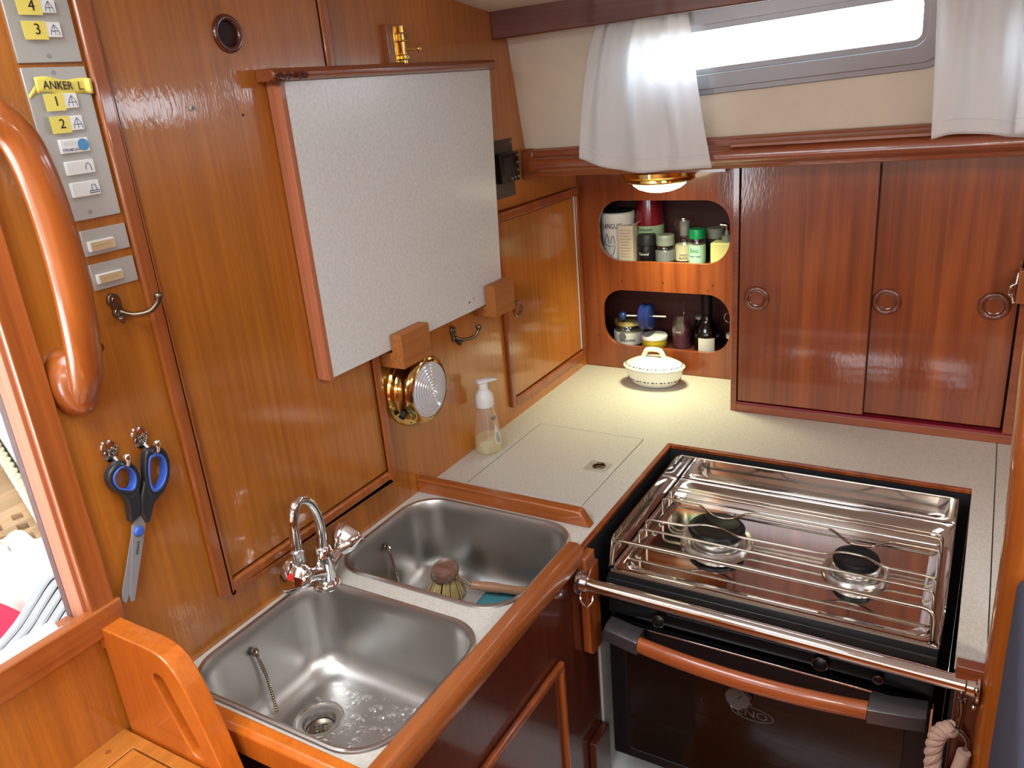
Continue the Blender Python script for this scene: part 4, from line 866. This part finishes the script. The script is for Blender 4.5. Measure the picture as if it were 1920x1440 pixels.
# lower row
t = thing('glass_jar', 'glass jar with a gold lid and white label at the left of the lower opening', 'jar', (0.10, 0.07, Z2))
cyl(0.1005, 0.066, Z2, [(0.038, 0), (0.040, 0.004), (0.040, 0.040), (0.035, 0.052)], 'glass', t, 'jar_body'); cyl(0.1005, 0.066, Z2+.001, [(0.0365, 0), (0.0365, 0.036)], 'greycontent', t, 'contents')
cyl(0.1005, 0.066, Z2+.052, [(0.0375, 0), (0.0385, 0.006), (0.0375, 0.012), (0.034, 0.0135)], 'goldlid', t, 'lid'); cyl(0.1005, 0.066, Z2+.002, [(0.0405, 0), (0.0405, 0.032)], 'lblwhite', t, 'label')
tag(build('label_spot', on_cyl(MB().disc((0.098, -0.0006, Z2+.026), 0.011, (0, 1, 0), 0.0004), 0.1005, 0.066, 0.0405), 'lblgrey', t), 'round dark purple spot')
text_cyl('mamma', 0.013, 0.1005, 0.066, 0.0412, 0.112, Z2+.016, 'ink', t)
t = thing('coffee_plunger', 'navy blue press lid with a ball knob on a white rod lying across the jars', 'plunger', (0.165, 0.035, 0.105))
build('rod', MB().tube([(0.100, 0.030, 0.1375), (0.218, 0.034, 0.1415)], 0.0022, 10), 'white', t)
build('knob', MB().ball((0.100, 0.030, 0.137), 0.0115, 18), 'bluepl', t)
build('lid_disc', MB().lathe([(0.030, 0), (0.035, 0.004), (0.036, 0.010), (0.032, 0.013), (0.032, 0.018), (0.034, 0.021), (0.034, 0.030), (0.028, 0.033)], (0.150, 0.032, 0.139), (1, 0.02, 0.03), 36, cap0=True, cap1=True), 'bluepl', t)
t = thing('mustard_jar', 'squat jar with white lid and yellow contents in the lower opening', 'jar', (0.18, 0.05, Z2))
cyl(0.1805, 0.047, Z2, [(0.030, 0), (0.033, 0.004), (0.033, 0.022), (0.031, 0.024)], 'mustard', t, 'jar_body'); cyl(0.1805, 0.047, Z2+.024, [(0.0345, 0), (0.0345, 0.006), (0.032, 0.009), (0.0, 0.0095)], 'white', t, 'lid')
t = thing('glass_beaker', 'clear glass beaker with dark purple contents beside the wine bottle', 'beaker', (0.249, 0.07, Z2))
cyl(0.249, 0.066, Z2, [(0.025, 0), (0.027, 0.003), (0.027, 0.088)], 'glass', t, 'glass_body'); cyl(0.249, 0.066, Z2+.002, [(0.0245, 0), (0.0245, 0.052)], 'jam', t, 'contents')
build('spoon', MB().tube([(0.252, 0.066, Z2+.045), (0.254, 0.072, Z2+.122)], 0.003, 8), 'glass', t)
text_cyl('bulk', 0.008, 0.249, 0.066, 0.0274, 0.249, Z2+.046, 'lblwhite', t)
t = thing('small_bottle', 'small dark bottle between the beaker and the wine bottle', 'bottle', (0.286, 0.10, Z2))
cyl(0.286, 0.100, Z2, [(0.016, 0), (0.016, 0.05), (0.011, 0.06), (0.011, 0.068)], 'black', t, 'body'); cyl(0.286, 0.100, Z2+.068, [(0.0125, 0), (0.0125, 0.008)], 'blade', t, 'cap')
t = thing('wine_bottle', 'dark green wine bottle with a pale label at the right of the lower opening', 'bottle', (0.318, 0.055, Z2))
cyl(0.319, 0.056, Z2, [(0.031, 0), (0.033, 0.004), (0.033, 0.042), (0.030, 0.055), (0.020, 0.072), (0.014, 0.085), (0.0125, 0.10), (0.0125, 0.15)], 'brownglass', t, 'bottle_body'); cyl(0.319, 0.056, Z2+.001, [(0.029, 0), (0.031, 0.004), (0.031, 0.030)], 'black', t, 'wine')
cyl(0.319, 0.056, Z2+.098, [(0.0136, 0), (0.0136, 0.055)], 'black', t, 'neck_foil')
lb = MB().plate([(0.300, Z2+.001), (0.345, Z2+.001), (0.345, Z2+.040), (0.300, Z2+.040)], [], 'y', -0.0012, -0.0006)
build('label', on_cyl(MB().grid(lambda u, v: (0.306+0.042*u, -0.0008, Z2+.001+.039*v), 12, 2), 0.319, 0.056, 0.0332), 'lblwhite', t); lb.bm.free()
t = thing('storage_jar', 'glass jar with a white band half hidden at the right of the lower opening', 'jar', (0.39, 0.07, Z2))
cyl(0.390, 0.074, Z2, [(0.026, 0), (0.026, 0.055), (0.022, 0.062)], 'glass', t, 'jar_body'); cyl(0.390, 0.074, Z2+.001, [(0.024, 0), (0.024, 0.03)], 'jam', t, 'contents'); cyl(0.390, 0.074, Z2+.034, [(0.0265, 0), (0.0265, 0.008)], 'lblwhite', t, 'band')
tag(build('metal_ring', MB().torus((0.3795, 0.040, 0.1480), 0.0125, 0.0013, (0.1, 1, 0.1), 28, 8).tube([(0.385, 0.041, 0.137), (0.39, 0.060, 0.117)], 0.0013, 6), 'steel'), 'thin metal ring at the right edge of the lower opening', 'ring')

# ------------------------------------------------------------------ sliding-door cabinet
t = thing('sliding_cabinet', 'wide dark red wooden cabinet with two sliding doors above the stove', 'cabinet', (0.72, -0.1, 0.0))
fr = MB().box(0.4495, 0.4625, -0.1905, -0.005, 0.0, 0.537).box(0.4625, 1.10, -0.1905, -0.168, 0.0, 0.0175).box(0.979, 1.10, -0.1905, -0.168, 0.0225, 0.556).box(0.4625, 0.979, -0.168, -0.150, 0.530, 0.558)
build('frame', fr, 'cab_x', t, 0.001)
build('bottom_track', MB().box(0.4625, 1.10, -0.189, -0.168, 0.0175, 0.0225), 'ketchup', t)
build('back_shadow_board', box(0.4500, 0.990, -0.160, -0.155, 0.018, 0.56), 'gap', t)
d1 = build('door', box(0.4655, 0.7262, -0.1895, -0.1805, 0.0262, 0.547), 'cab', t, 0.001)
d2 = build('door', box(0.715, 0.9755, -0.1765, -0.1680, 0.0270, 0.549), 'cab', t, 0.001)
ring_pull(d1, (0.5025, -0.190, 0.265), (0, -1, 0), 0.0220, 0.0054)
ring_pull(d2, (0.7545, -0.177, 0.270), (0, -1, 0), 0.0220, 0.0054)
ring_pull(d2, (0.9390, -0.177, 0.272), (0, -1, 0), 0.0220, 0.0054)
build('door_edge_shadow', box(0.7262, 0.728, -0.1815, -0.1780, 0.0262, 0.536), 'gap', t)
t = thing('spring_latch', 'chrome spring latch on a small wooden block at the right edge of the cabinet', 'latch', (0.975, -0.2, 0.29))
build('block', box(0.970, 1.00, -0.214, -0.1905, 0.288, 0.350), 'teak_z', t, 0.002)
build('catch', MB().tube(bend([(0.9695, -0.212, 0.345), (0.9680, -0.215, 0.325), (0.9600, -0.218, 0.322), (0.9590, -0.218, 0.306), (0.9650, -0.216, 0.302), (0.9670, -0.214, 0.290)], 0.003), 0.0024, 10), 'chrome', t)
build('catch_plate', box(0.9600, 0.9685, -0.213, -0.1985, 0.304, 0.324), 'steel', t, 0.001)

# ------------------------------------------------------------------ covered dish
t = thing('covered_dish', 'small white oval ceramic dish with lid and dashed blue lines on the counter', 'dish', (0.228, -0.085, 0.0))
dc = (0.228, -0.085); A, B_ = 1.0, 0.70
def ov(prof, seg=56): return MB().lathe(prof, (dc[0], dc[1], 0), Zv, seg, A, B_, cap0=True)
build('dish_body', ov([(0.046, 0.0005), (0.050, 0.0015), (0.060, 0.010), (0.068, 0.022), (0.0715, 0.034), (0.073, 0.043), (0.075, 0.045), (0.073, 0.047), (0.066, 0.047)]), 'ceramic', t)
lid = build('lid', ov([(0.066, 0.0475), (0.0775, 0.0480), (0.0790, 0.0505), (0.0775, 0.0525), (0.066, 0.0590), (0.048, 0.0665), (0.028, 0.0715), (0.0, 0.0735)]), 'ceramic', t)
build('lid_handle', MB().tube(smoothpts([(dc[0]-0.029, dc[1], 0.066), (dc[0]-0.023, dc[1], 0.080), (dc[0]-0.014, dc[1], 0.0905), (dc[0]+0.014, dc[1], 0.0905), (dc[0]+0.023, dc[1], 0.080), (dc[0]+0.029, dc[1], 0.066)], 5), 0.0062, 12), 'ceramic', lid)
def dashes(r, z, n, parent, tilt=0):
    mb = MB()
    for k in range(n):
        a0 = 2*PI*k/n; ln_ = 2*PI/n*(0.58 if k % 2 else 0.3)
        mb.tube([(dc[0]+A*r*math.cos(a0+ln_*j/3), dc[1]+B_*r*math.sin(a0+ln_*j/3), z) for j in range(4)], 0.0015, 5)
    return build('dashed_line', mb, 'inkblue' if 0 else 'ink', parent)
dashes(0.0716, 0.0555, 44, lid); dashes(0.0668, 0.0195, 40, t)

# ------------------------------------------------------------------ soap pump bottle
px, py = 0.034, -0.566
t = thing('soap_pump_bottle', 'clear foam soap bottle with a white pump standing on the counter beside the bulkhead', 'bottle', (px, py, 0))
def sq(prof, seg=32): return MB().lathe(prof, (px, py, 0), Zv, seg, 0.82, 1.12, (0, 1, 0), cap0=True) if 0 else MB().lathe(prof, (px, py, 0), Zv, seg, 0.86, 1.0, cap0=True)
build('bottle_body', sq([(0.025, 0.0005), (0.030, 0.003), (0.0325, 0.012), (0.0325, 0.025), (0.0295, 0.050), (0.0245, 0.080), (0.020, 0.103), (0.018, 0.112)]), 'plastic_clear', t)
build('liquid', MB().lathe([(0.024, 0.002), (0.029, 0.004), (0.0312, 0.013), (0.0312, 0.024), (0.0302, 0.034), (0.0, 0.0345)], (px, py, 0), Zv, 28, 0.86, 1.0, cap0=True), 'soap', t)
cp = build('pump_collar', MB().lathe([(0.0190, 0.104), (0.0200, 0.106), (0.0200, 0.122), (0.0190, 0.130), (0.0135, 0.138), (0.0105, 0.141), (0.0105, 0.155), (0.009, 0.157)], (px, py, 0), Zv, 28, cap0=True, cap1=True), 'white', t)
pd = Vector((0.55, 0.83, 0))
hd = MB().rings([[(px-0.014*pd.x+q*pd.x*0.046+math.cos(a)*w_*(-pd.y), py-0.014*pd.y+q*pd.y*0.046+math.cos(a)*w_*pd.x, 0.1600+math.sin(a)*h_-0.003*q*q) for a in [2*PI*k/16 for k in range(16)]] for q, w_, h_ in ((-.04, .003, .001), (0, .010, .004), (.2, .0135, .0048), (.45, .0125, .0046), (.75, .008, .0038), (.98, .0055, .003), (1.02, .003, .0015))])
build('pump_head', hd, 'white', cp)
build('dip_tube', MB().tube([(px, py, 0.103), (px+.003, py+.002, 0.006)], 0.0022, 8).lathe([(0.009, 0.084), (0.009, 0.104)], (px, py, 0), Zv, 16, cap0=True), 'plastic_clear', t)
lx = Vector((0.80, -0.60, 0)).normalized()
def lab(u, v): return None
drop = []
for k in range(25):
    a = 2*PI*k/24-PI/2; yy = math.sin(a); drop.append((0.0105*math.cos(a)*(1 if yy < 0 else (1-yy)**0.75), 0.036+(0.016*yy if yy < 0 else 0.034*yy)))
drop = drop[:-1]
def wrap(u, z, off=0.0006):      # onto the bottle side facing the room
    r = 0.0325 if z < .025 else 0.0325-(z-.025)*0.163
    a = math.atan2(lx.y, lx.x)+0.55+u/r; return (px+0.86*(r+off)*math.cos(a), py+(r+off)*math.sin(a), z)
lb = MB().rings([[wrap(u, z, 0.0004) for u, z in drop], [wrap(u, z, 0.0008) for u, z in drop]]); lo_ = build('drop_label', lb, 'lblwhite', t)
strokes([[wrap(-.006+.003*abs(k-3)/3, 0.046-.004*k, 0.0011), wrap(.006-.003*abs(k-3)/3, 0.046-.004*k, 0.0011)] for k in range(6)], 0.0005, 'ink', lo_, 'small_print')
build('brand_mark', MB().rings([[wrap(u, z, 0.0004) for u, z in rrect(-.0075, .0075, .0755, .0825, .003, 3)], [wrap(u, z, 0.0009) for u, z in rrect(-.0075, .0075, .0755, .0825, .003, 3)]]), 'ink', t)

# ------------------------------------------------------------------ stove
SX0, SX1, SY0, SY1 = 0.4215, 0.9185, -0.812, -0.449
t = thing('gimballed_stove', 'two-burner marine stove with polished steel top and black oven front', 'stove', (0.67, -0.63, -0.44))
# body
bd = MB().box(SX0, 0.4290, -0.815, SY1, -0.44, -0.057).box(0.9110, SX1, -0.815, SY1, -0.44, -0.057).box(0.4290, 0.9110, -0.456, SY1, -0.44, -0.057).box(0.4290, 0.9110, -0.815, SY1, -0.44, -0.432).box(0.4290, 0.9110, -0.815, SY1, -0.068, -0.057)
build('body', bd, 'black', t, 0.001)
fp = [(-0.812, -0.0515), (-0.826, -0.056), (-0.833, -0.068), (-0.833, -0.086), (-0.826, -0.096), (-0.819, -0.100), (-0.819, -0.104), (-0.822, -0.106), (-0.822, -0.128), (-0.815, -0.132), (-0.808, -0.132), (-0.808, -0.0515)]
build('front_panel', MB().prism(fp, 'x', SX0-0.001, SX1+0.001), 'black', t, 0.001)
# hob tray with a pressed well
tr = MB()
def hr(g, z, r): return [(a, b_, z) for a, b_ in rrect(SX0+g, SX1-g, SY0+g, SY1-g, r, 8)]
tr.rings([hr(-0.002, -0.056, .006), hr(-0.002, -0.0515, .006), hr(0.000, -0.050, .007), hr(0.012, -0.050, .016), hr(0.018, -0.0515, .018), hr(0.026, -0.0555, .022), hr(0.034, -0.0565, .024)], cap0=True, cap1=True)
build('hob_tray', tr, 'hob', t)
# surround sheets
sr = MB()
def sheet(x0, x1, y0, y1): sr.box(x0, x1, y0, y1, -0.050, 0.0)
sr.prism([(-0.449, -0.050), (-0.449, 0.0), (-0.778, 0.0), (-0.786, -0.002), (-0.790, -0.008), (-0.806, -0.050)], 'x', 0.4165, 0.4180)
sr.prism([(-0.449, -0.050), (-0.449, 0.0), (-0.778, 0.0), (-0.786, -0.002), (-0.790, -0.008), (-0.806, -0.050)], 'x', 0.9195, 0.9210)
sr.box(0.4180, 0.9195, -0.4505, -0.449, -0.050, 0.0)
build('splash_guard', sr, 'hob', t, 0.0005)
ew = MB().tube(bend([(0.4172, -0.806, -0.049), (0.4172, -0.790, 0.0), (0.4172, -0.4498, 0.0), (0.9203, -0.4498, 0.0), (0.9203, -0.790, 0.0), (0.9203, -0.806, -0.049)], 0.010), 0.0013, 8)
build('guard_edge', ew, 'steel', t)
# pan rods
pr_ = build('pan_support', MB().tube(bend([(0.441, -0.774, -0.046), (0.441, -0.540, -0.046), (0.906, -0.540, -0.046), (0.906, -0.774, -0.046), (0.441, -0.774, -0.046)], 0.01), 0.0024, 8), 'steel', t)
zr = -0.010
RD = [bend([(0.442, -0.566, -0.046), (0.442, -0.566, zr), (0.905, -0.566, zr), (0.905, -0.566, -0.046)], .012),
      bend([(0.442, -0.578, -0.046), (0.442, -0.578, zr), (0.905, -0.578, zr), (0.905, -0.578, -0.046)], .012),
      bend([(0.442, -0.612, -0.046), (0.442, -0.612, zr), (0.515, -0.613, zr), (0.549, -0.645, zr), (0.577, -0.645, zr), (0.602, -0.613, zr), (0.742, -0.614, zr), (0.774, -0.648, zr), (0.808, -0.645, zr), (0.832, -0.617, zr), (0.905, -0.617, zr), (0.905, -0.617, -0.046)], .010),
      bend([(0.442, -0.696, -0.046), (0.442, -0.696, zr), (0.512, -0.694, zr), (0.541, -0.678, zr), (0.573, -0.679, zr), (0.603, -0.694, zr), (0.742, -0.694, zr), (0.770, -0.677, zr), (0.801, -0.678, zr), (0.830, -0.697, zr), (0.905, -0.698, zr), (0.905, -0.698, -0.046)], .010),
      bend([(0.442, -0.730, -0.046), (0.442, -0.730, zr), (0.905, -0.735, zr), (0.905, -0.735, -0.046)], .012)]
for p in RD: build('pan_rod', MB().tube(p, 0.0022, 10), 'steel', pr_)
build('front_rail', MB().tube(bend([(0.420, -0.800, -0.049), (0.420, -0.783, -0.009), (0.908, -0.783, -0.009), (0.910, -0.800, -0.049)], .016), 0.0038, 12), 'steel', t)
def burner(cx, cy, R, rc):
    b0 = build('burner', MB().lathe([(R, -0.0562), (R*1.02, -0.050), (R*.95, -0.0465), (R*.86, -0.0475), (R*.80, -0.0535), (R*.70, -0.0535), (R*.68, -0.040), (R*.62, -0.036)], (cx, cy, 0), Zv, 56), 'ringsteel', t)
    build('burner_ring', MB().lathe([(R*.70, -0.0435), (R*.76, -0.042), (R*.76, -0.036), (R*.70, -0.0335), (R*.5, -0.033)], (cx, cy, 0), Zv, 56), 'ringsteel', b0)
    build('burner_cap', MB().lathe([(rc*.90, -0.0345), (rc, -0.032), (rc, -0.0255), (rc*.95, -0.0225), (rc*.80, -0.0215), (rc*.72, -0.0235), (0, -0.0242)], (cx, cy, 0), Zv, 56), 'capblack', b0)
burner(0.5570, -0.6530, 0.062, 0.0490); burner(0.7880, -0.6620, 0.050, 0.0355)
# knobs
def sknob(x, r, z=-0.113):
    k = build('control_knob', MB().lathe([(r*1.05, 0), (r*1.05, 0.004), (r, 0.007), (r*.95, 0.016), (r*.6, 0.0185), (0, 0.019)], (x, -0.8222, z), (0, -1, 0.12), 28, cap0=True), 'black', t)
    build('knob_rim', MB().torus((x, -0.8375, z+0.0018), r*.93, 0.0008, (0, -1, 0.12), 28, 6), 'chrome', k)
sknob(0.5150, 0.0110); sknob(0.7680, 0.0115); sknob(0.8480, 0.0065)
build('silver_strip', box(0.465, 0.875, -0.8335, -0.8295, -0.1395, -0.1365), 'chrome', t, 0.0005)
# oven door
dr = build('oven_door', MB().plate([(0.4215, -0.432), (0.9185, -0.432), (0.9185, -0.1400), (0.4215, -0.1400)], [rrect(0.452, 0.888, -0.412, -0.178, 0.010)], 'y', -0.829, -0.8165), 'black', t, 0.0015)
build('door_glass', MB().plate([(0.450, -0.414), (0.890, -0.414), (0.890, -0.176), (0.450, -0.176)], [], 'y', -0.8275, -0.8250), 'oven_glass', dr)
build('door_side_trim', box(0.9187, 0.9215, -0.830, -0.8175, -0.43, -0.142), 'chrome', dr)
def hy(x): return -0.8790+0.0300*((x-0.670)/0.25)**2
hz = lambda x: -0.1460
def hsec(x, w_, h_): return [(x, hy(x)+w_*math.cos(a)*(1.0), hz(x)+h_*(math.sin(a))) for a in [2*PI*k/16+PI/16 for k in range(16)]]
gr = MB().rings([hsec(0.492+0.348*i/24, 0.0110, 0.0150) for i in range(25)])
dh = build('door_handle', gr, 'handlewood', dr)
for x0, x1 in ((0.428, 0.4915), (0.8405, 0.9150)):
    rr_ = []
    for i in range(9):
        x = x0+(x1-x0)*i/8; e = 1.0
        rr_.append([(x, min(hy(x)+w_, -0.8285) if w_ > 0 else hy(x)+w_, -0.146+h_) for w_, h_ in ((-.0115, -.013), (-.0115, .010), (-.004, .0155), (.022, .0155), (.022, -.0165), (-.006, -.0165))])
    tag(build('handle_end', MB().rings(rr_), 'hobsilver', dh, 0.001), 'satin grey metal handle end')
# racks and thermometer behind the glass, logo on it
for z in (-0.297, -0.345):
    rk = MB()
    for yy in (-0.8200, -0.76, -0.70, -0.64, -0.58, -0.52): rk.tube([(0.436, yy, z), (0.904, yy, z)], 0.0018 if yy > -.79 else .0026, 6)
    build('oven_rack', rk, 'steel', t)
th = build('thermometer', MB().lathe([(0.023, 0), (0.0235, 0.006), (0.021, 0.009), (0.020, 0.0075), (0, 0.0075)], (0.6470, -0.8276, -0.222), (0, -1, 0.0), 36, cap0=True), 'steel', t)
tag(build('dial', MB().disc((0.647, -0.8353, -0.222), 0.0195, (0, -1, 0), 0.0006), 'etch', th), 'grey dial')
strokes([[(0.647, -0.8363, -0.222), (0.654, -0.8363, -0.213)]], 0.0008, 'ink', th, 'needle')
lg = build('oval_logo', MB().plate(circ(0.6690, -0.2515, 0.0345, 48, 0.0135), [circ(0.6690, -0.2515, 0.0325, 48, 0.0118)], 'y', -0.8279, -0.8276), 'etch', dr)
text('ENO', 0.0195, (0.6690, -0.8281, -0.2518), XR, Zv, 'etch', lg, xs=1.25)

# ------------------------------------------------------------------ safety bar in front of the stove
t = thing('crash_bar', 'thick polished steel bar spanning in front of the stove', 'rail', (0.68, -0.892, -0.045))
build('bar', MB().tube([(0.3985, -0.884, -0.0360), (0.9660, -0.900, -0.0310)], 0.0108, 28), 'chrome', t)
build('flange', MB().lathe([(0.020, 0), (0.020, 0.003), (0.014, 0.005), (0.013, 0.016), (0.011, 0.018)], (0.3982, -0.884, -0.036), (1, 0, 0), 28, cap0=True), 'chrome', t)
build('flange', MB().lathe([(0.020, 0), (0.020, 0.003), (0.014, 0.005), (0.013, 0.014), (0.011, 0.016)], (0.9690, -0.9001, -0.031), (-1, 0, 0), 28, cap0=True), 'chrome', t)
build('hook_loop', MB().tube(smoothpts([(0.4010, -0.886, -0.052), (0.404, -0.894, -0.064), (0.415, -0.898, -0.070), (0.424, -0.893, -0.062), (0.424, -0.888, -0.053)], 5), 0.0020, 8), 'chrome', t)
for a in (0.6, 2.6, 4.4): build('bolt_head', MB().ball((0.9655, -0.9001+0.0165*math.cos(a)*1.6, -0.031+0.0265*math.sin(a)), 0.0038, 10), 'chrome', t)

# snap shackle with rope
t = thing('snap_shackle', 'polished steel snap shackle hanging from the bar near the post', 'shackle', (0.957, -0.908, -0.06))
build('swivel', MB().torus((0.9500, -0.899, -0.0430), 0.0130, 0.0022, (1, 0.05, 0), 24, 8), 'steel', t)
build('shank', MB().tube(smoothpts([(0.9515, -0.903, -0.050), (0.9530, -0.905, -0.066), (0.9525, -0.906, -0.082), (0.9505, -0.908, -0.098)], 4), [.0055, .0060, .0058, .0050, .0045, .0042, .0042, .0044, .0046, .0048, .0050, .0044, .0036], 14), 'steel', t)
build('thimble', MB().tube(smoothpts([(0.9355, -0.910, -0.152), (0.9340, -0.910, -0.120), (0.9390, -0.910, -0.102), (0.9490, -0.910, -0.0965), (0.9590, -0.910, -0.102), (0.9640, -0.910, -0.118), (0.9560, -0.910, -0.152), (0.9455, -0.910, -0.175)], 5), 0.0036, 10), 'steel', t)
t = thing('rope', 'pinkish three-strand rope spliced round the steel thimble beside the oven', 'rope', (0.945, -0.912, -0.5))
core = smoothpts([(0.9400, -0.914, -0.42), (0.9370, -0.914, -0.30), (0.9350, -0.914, -0.22), (0.9290, -0.914, -0.170), (0.9275, -0.914, -0.130), (0.9330, -0.914, -0.104), (0.9450, -0.914, -0.0940)], 12)
for s3 in range(3):
    pts = []
    for i, p in enumerate(core):
        a = i*0.42+s3*2*PI/3; tn = (core[min(i+1, len(core)-1)]-core[max(i-1, 0)]).normalized(); u = Vector((0, 1, 0)); v_ = tn.cross(u)
        pts.append(p+u*0.0052*math.cos(a)+v_*0.0052*math.sin(a))
    build('strand', MB().tube(pts, 0.0062, 9), 'rope', t)
build('splice', MB().tube(smoothpts([(0.962, -0.915, -0.125), (0.958, -0.916, -0.155), (0.950, -0.917, -0.195), (0.948, -0.916, -0.26)], 5), 0.0085, 10), 'rope', t)

# ------------------------------------------------------------------ post and cushion at the right
pc = smoothpts([(0.9925, -0.90, -0.898), (0.9925, -0.90, -0.4), (0.9925, -0.90, -0.10), (0.9930, -0.90, 0.14), (0.9905, -0.90, 0.24), (0.9860, -0.90, 0.33), (0.9830, -0.90, 0.42), (0.9850, -0.90, 0.52), (0.992, -0.90, 0.66), (0.995, -0.90, 0.93)], 6)
tag(build('grab_post', MB().tube(pc, 0.0225, 24, flat=1.15, up=(0, 1, 0)), 'post', None), 'tall rounded varnished wooden post at the right edge in front of the stove', 'post')
t = thing('settee', 'blue-grey ribbed fabric settee just behind the varnished post at the right edge', 'settee', (1.6, -1.1, -0.9))
build('backrest', MB().box(0.988, 1.13, -1.30, -0.932, -0.45, 0.165), 'fabric_blue', t, 0.012)
build('seat', box(1.135, 2.2, -1.05, -0.28, -0.62, -0.45), 'fabric_blue', t, 0.03)
build('base', box(1.125, 2.2, -1.05, -0.28, -0.899, -0.621), 'dark', t, 0.003)

# ------------------------------------------------------------------ cockpit seen through the companionway
gd = Vector((0.94, -0.34, 0)).normalized(); gn = Vector((0.34, 0.94, 0))
go = Vector((-1.79, -0.690, 0))
def gp(u, v, z): return go+gd*u-gn*v+Vector((0, 0, z))
hl = []
for i in range(12):
    for j in range(8):
        u0 = 0.06+0.082*i+(0.041 if j % 2 else 0); v0 = 0.20+0.058*j; u0 += 0.36; v0 -= 0.17; hl.append([(u0, v0), (u0+.044, v0), (u0+.044, v0+.028), (u0, v0+.028)])
g = MB().plate([(-0.8, 0.0), (1.5, 0.0), (1.5, 0.72), (-0.8, 0.72)], hl, 'z', -0.022, 0.0); g.xf(lambda c: gp(c.x, c.y, c.z-0.30))
tag(build('teak_grating', g, 'grate', None, 0.001), 'scrubbed teak grating on the cockpit floor outside the companionway', 'grating')
gs = MB().box(-3.2, -0.62, -3.0, 0.5, -0.36, -0.335); struct('cockpit_sole', gs, 'gel')
wl = MB().plate([(-1.2, -0.022), (1.7, -0.022), (1.7, -0.30), (-1.2, -0.30)], [], 'z', -0.33, 0.32); wl.xf(lambda c: gp(c.x, c.y, c.z)); tag(build('cockpit_seat_side', wl, 'gel', None, 0.01), 'white moulded cockpit side behind the rope', 'seat side')
rp = MB()
for s3 in range(3):
    pts = []
    for i in range(150):
        a = i*0.5+s3*2*PI/3; p = gp(-0.6+2.1*i/149, -0.002, -0.285); pts.append(p+gn*0.008*math.cos(a)+Vector((0, 0, 0.008*math.sin(a))))
    rp.tube(pts, 0.0095, 7)
tag(build('edge_rope', rp, 'ropeW'), 'thick cream rope lying along the edge of the teak grating', 'rope')
def blob(u, v):
    a = 2*PI*u; b_ = PI/2*v; r = math.cos(b_)
    n_ = 0.10*math.sin(5*a+2)*r+0.06*math.sin(11*a+3*v)+0.08*math.sin(9*v+2*a)
    return (-0.93+0.235*r*(1+n_)*math.cos(a), -1.120+0.140*r*(1+n_)*math.sin(a), -0.33+0.17*math.sin(b_)**.7*(1+0.6*n_))
tag(build('fleece_blanket', MB().grid(blob, 72, 24), 'fleece'), 'crumpled white fleece blanket lying on the cockpit floor', 'blanket')
rc = MB().grid(lambda u, v: (-0.90+0.34*u, -1.62+0.385*v, -0.215+0.02*math.sin(3*u)+0.012*math.sin(6*v)), 14, 12)
tag(build('red_cushion', rc, 'redcloth', None, solid=0.05), 'bright red cushion half hidden under the white fleece', 'cushion')
t = thing('ribbed_step_mat', 'grey curved ribbed plastic rack outside the companionway sill', 'rack', (-0.36, -1.40, -0.075))
ol = [(-0.526, -1.214), (-0.524, -1.245), (-0.498, -1.272), (-0.470, -1.302), (-0.423, -1.361), (-0.398, -1.400), (-0.372, -1.46), (-0.36, -1.54), (-0.36, -1.70), (-0.14, -1.70), (-0.14, -1.20), (-0.515, -1.20)]
build('base_plate', MB().prism(ol, 'z', -0.072, -0.060), 'blackm', t, 0.001)
for k in range(9):
    pts = smoothpts([(-0.522+0.028*k, -1.225-0.0*k, -0.052), (-0.515+0.028*k, -1.250, -0.050), (-0.468+0.026*k, -1.305, -0.050), (-0.420+0.025*k, -1.363, -0.050), (-0.380+0.023*k, -1.440, -0.050), (-0.352+0.022*k, -1.560, -0.050), (-0.350+0.022*k, -1.690, -0.050)], 5)
    build('rib', MB().tube(pts, 0.0085, 8, flat=0.7, up=(0, 0, 1)), 'greyplastic', t)
dk = [(-0.50, -1.214), (-0.50, -1.245), (-0.47, -1.275), (-0.45, -1.302), (-0.40, -1.361), (-0.378, -1.400), (-0.352, -1.46), (-0.34, -1.54), (-0.34, -2.6), (-0.11, -2.6), (-0.11, -1.205), (-0.50, -1.205)]
tag(build('added_shade_hood', MB().box(-3.4, -0.16, -3.0, 0.4, 1.25, 1.27).box(-3.42, -3.40, -3.0, 0.4, -0.3, 1.27).box(-3.42, -0.16, 0.4, 0.42, -0.3, 1.27).box(-3.42, -0.16, -3.02, -3.0, 0.3, 1.27), 'hood'), 'added unseen canvas hood keeping sky light off the cockpit', 'light blocker')  # unseen hood added to dim the sky light on the cockpit
tag(build('bridge_deck', MB().prism(dk, 'z', -0.33, -0.074), 'greyplastic'), 'grey moulded bridge deck just outside the companionway sill', 'deck')
